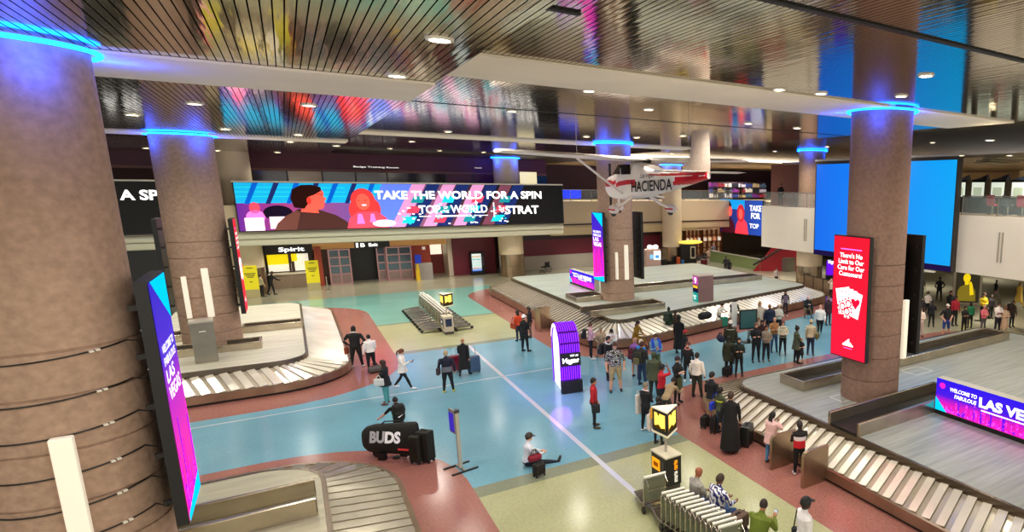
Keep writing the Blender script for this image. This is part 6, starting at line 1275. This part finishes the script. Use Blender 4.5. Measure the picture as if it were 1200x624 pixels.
# --- bike bag
bb = thing('bike_bag', 'huge black wheeled bike bag with large grey BUDS lettering', 'bike bag', (1.75, 19.15, 0), math.radians(-44)); bm = mat('#17170f', .7, noise=(3, .2), bump=(14, .5, .02))
prof = []
for x, z0, z1, d in ((-.98, .42, .62, .05), (-.93, .26, .8, .11), (-.8, .16, .92, .14), (-.55, .13, 1.0, .16), (-.2, .14, 1.03, .17), (.2, .15, 1.08, .17), (.5, .17, 1.12, .16), (.68, .2, 1.14, .14), (.74, .3, 1.1, .08)):
    zc, hh = (z0+z1)/2, (z1-z0)/2; prof.append([(x, -d*math.copysign(abs(math.cos(a))**.7, math.cos(a)), zc+hh*math.copysign(abs(math.sin(a))**.7, math.sin(a))) for a in (2*PI*i/20 for i in range(20))])
MB().loft(prof).build('bag_body', bm, bb, smooth=True)
for s_, x0, w_, ccc in (('BU', -.62, .52, '#a8a8a8'), ('DS', -.15, .52, '#f0f0f0')): lettering(s_, (x0, -.19, .5+(.02 if s_ == 'DS' else 0)), Vector((1, 0, .05)).normalized(), Z_, w_, .36, mat(ccc, .5, 0, .25), bb, world=False, shear=.2, bold=.05, lift=.02)
lettering('bike travel bags', (-.6, -.183, .49), X_, Z_, .6, .04, mat('#8a8a88', .5, 0, .2), bb, world=False, name='small_lettering', bold=.0) if False else None
MB().lohi((.22, -.185, .33), (.56, -.165, .38)).build('red_white_tag', mat('#d8383c', .5, 0, .2), bb)
for x in (-.6, .3): MB().lathe([(.02, -.04), (.1, -.04), (.1, .04), (.02, .04)], (0, 0, 0), 14).build('wheel', RUB, bb); w_ = bb.children[-1]; w_.rotation_euler = (PI/2, 0, 0); w_.location = (x, 0, .1); MB().lohi((x-.1, -.1, .1), (x+.1, .1, .22)).build('wheel_housing', BLK, bb)
MB().tube([(-.3, -.05, 1.03), (-.2, -.06, 1.12), (.3, -.06, 1.17), (.4, -.05, 1.1)], .018, 6).build('carry_strap', BLK, bb, smooth=True)
suitcase((500, 541), '#15160f', 'tall black soft suitcase standing at the right end of the bike bag', math.radians(-50), .92, .42, .3, False, soft=True); suitcase((490, 543), '#1a1a12', 'black case strapped upright between bike bag and tall suitcase', math.radians(-48), .84, .3, .3, False, soft=True)
finish_people()
flush_text()
# ================================================================== LIGHT
w = bpy.data.worlds.new('world'); SC.world = w; w.use_nodes = True; bg = w.node_tree.nodes['Background']; bg.inputs[0].default_value = (1.0, .93, .85, 1); bg.inputs[1].default_value = 2.2
def spot(x, y, z, e, col=(1, .93, .82), ang=150, r=.35):
    l = bpy.data.lights.new('downlight_and_fill_spot', 'SPOT'); l.energy = e; l.color = col; l.spot_size = math.radians(ang); l.spot_blend = .9; l.shadow_soft_size = r
    o = bpy.data.objects.new('downlight_and_fill_spot', l); COL.objects.link(o); o.location = (x, y, z)
for x in (-6.5, -.5): 
    for y in (8.0, 17.5, 23.5, 30, 38, 46): spot(x, y, ZL-.12, 760 if y < 35 else 1800)
for x in (5.5, 11.0, 18.0):
    for y in (8.0, 11.2, 17.5, 23.5, 30, 38, 46): spot(x, y, ZM-.12, 760 if y < 35 else 1800)
for x in (24.5, 29.0):
    for y in (9, 17, 25, 33, 42): spot(x, y, ZR-.12, 900)
for x in (34.5, 42, 50):
    for y in (12, 19, 26, 33): spot(x, y, 9.4, 900)
for x in (34, 42, 50):
    for y in (44, 52): spot(x, y, 9.5, 1100)
for x in (-6, 0, 5, 10, 15, 22, 28, 36): spot(x, 54.5, 3.4 if x < 19 else 3.0, 320, r=.2)  # spots added under the far mezzanine to brighten that zone
for x in (0, 9, 22, 30, 38): spot(x, 59.5 if x > 19 else 55.0, 9.6, 260)
for x in (33, 40, 48):  # spots added below the right mezzanine to lighten the floor there
    for y in (10, 20, 30, 40): spot(x, y, 3.0, 650)
for x in (24, 30, 36, 42): spot(x, 58.5, 9.7, 600)
for x in (-1.5, 8.0, 18.0, 26.0):  # fill points added in mid-air, without fixtures, to lift beams and columns
    for y in (10.5, 25.5, 43.0):
        l = bpy.data.lights.new('fill_lamp', 'POINT'); l.energy = 50 if x < 0 and y < 15 else 150; l.color = (1, .93, .84); l.shadow_soft_size = .6
        o = bpy.data.objects.new('fill_lamp', l); COL.objects.link(o); o.location = (x, y, 6.2); o.visible_glossy = False
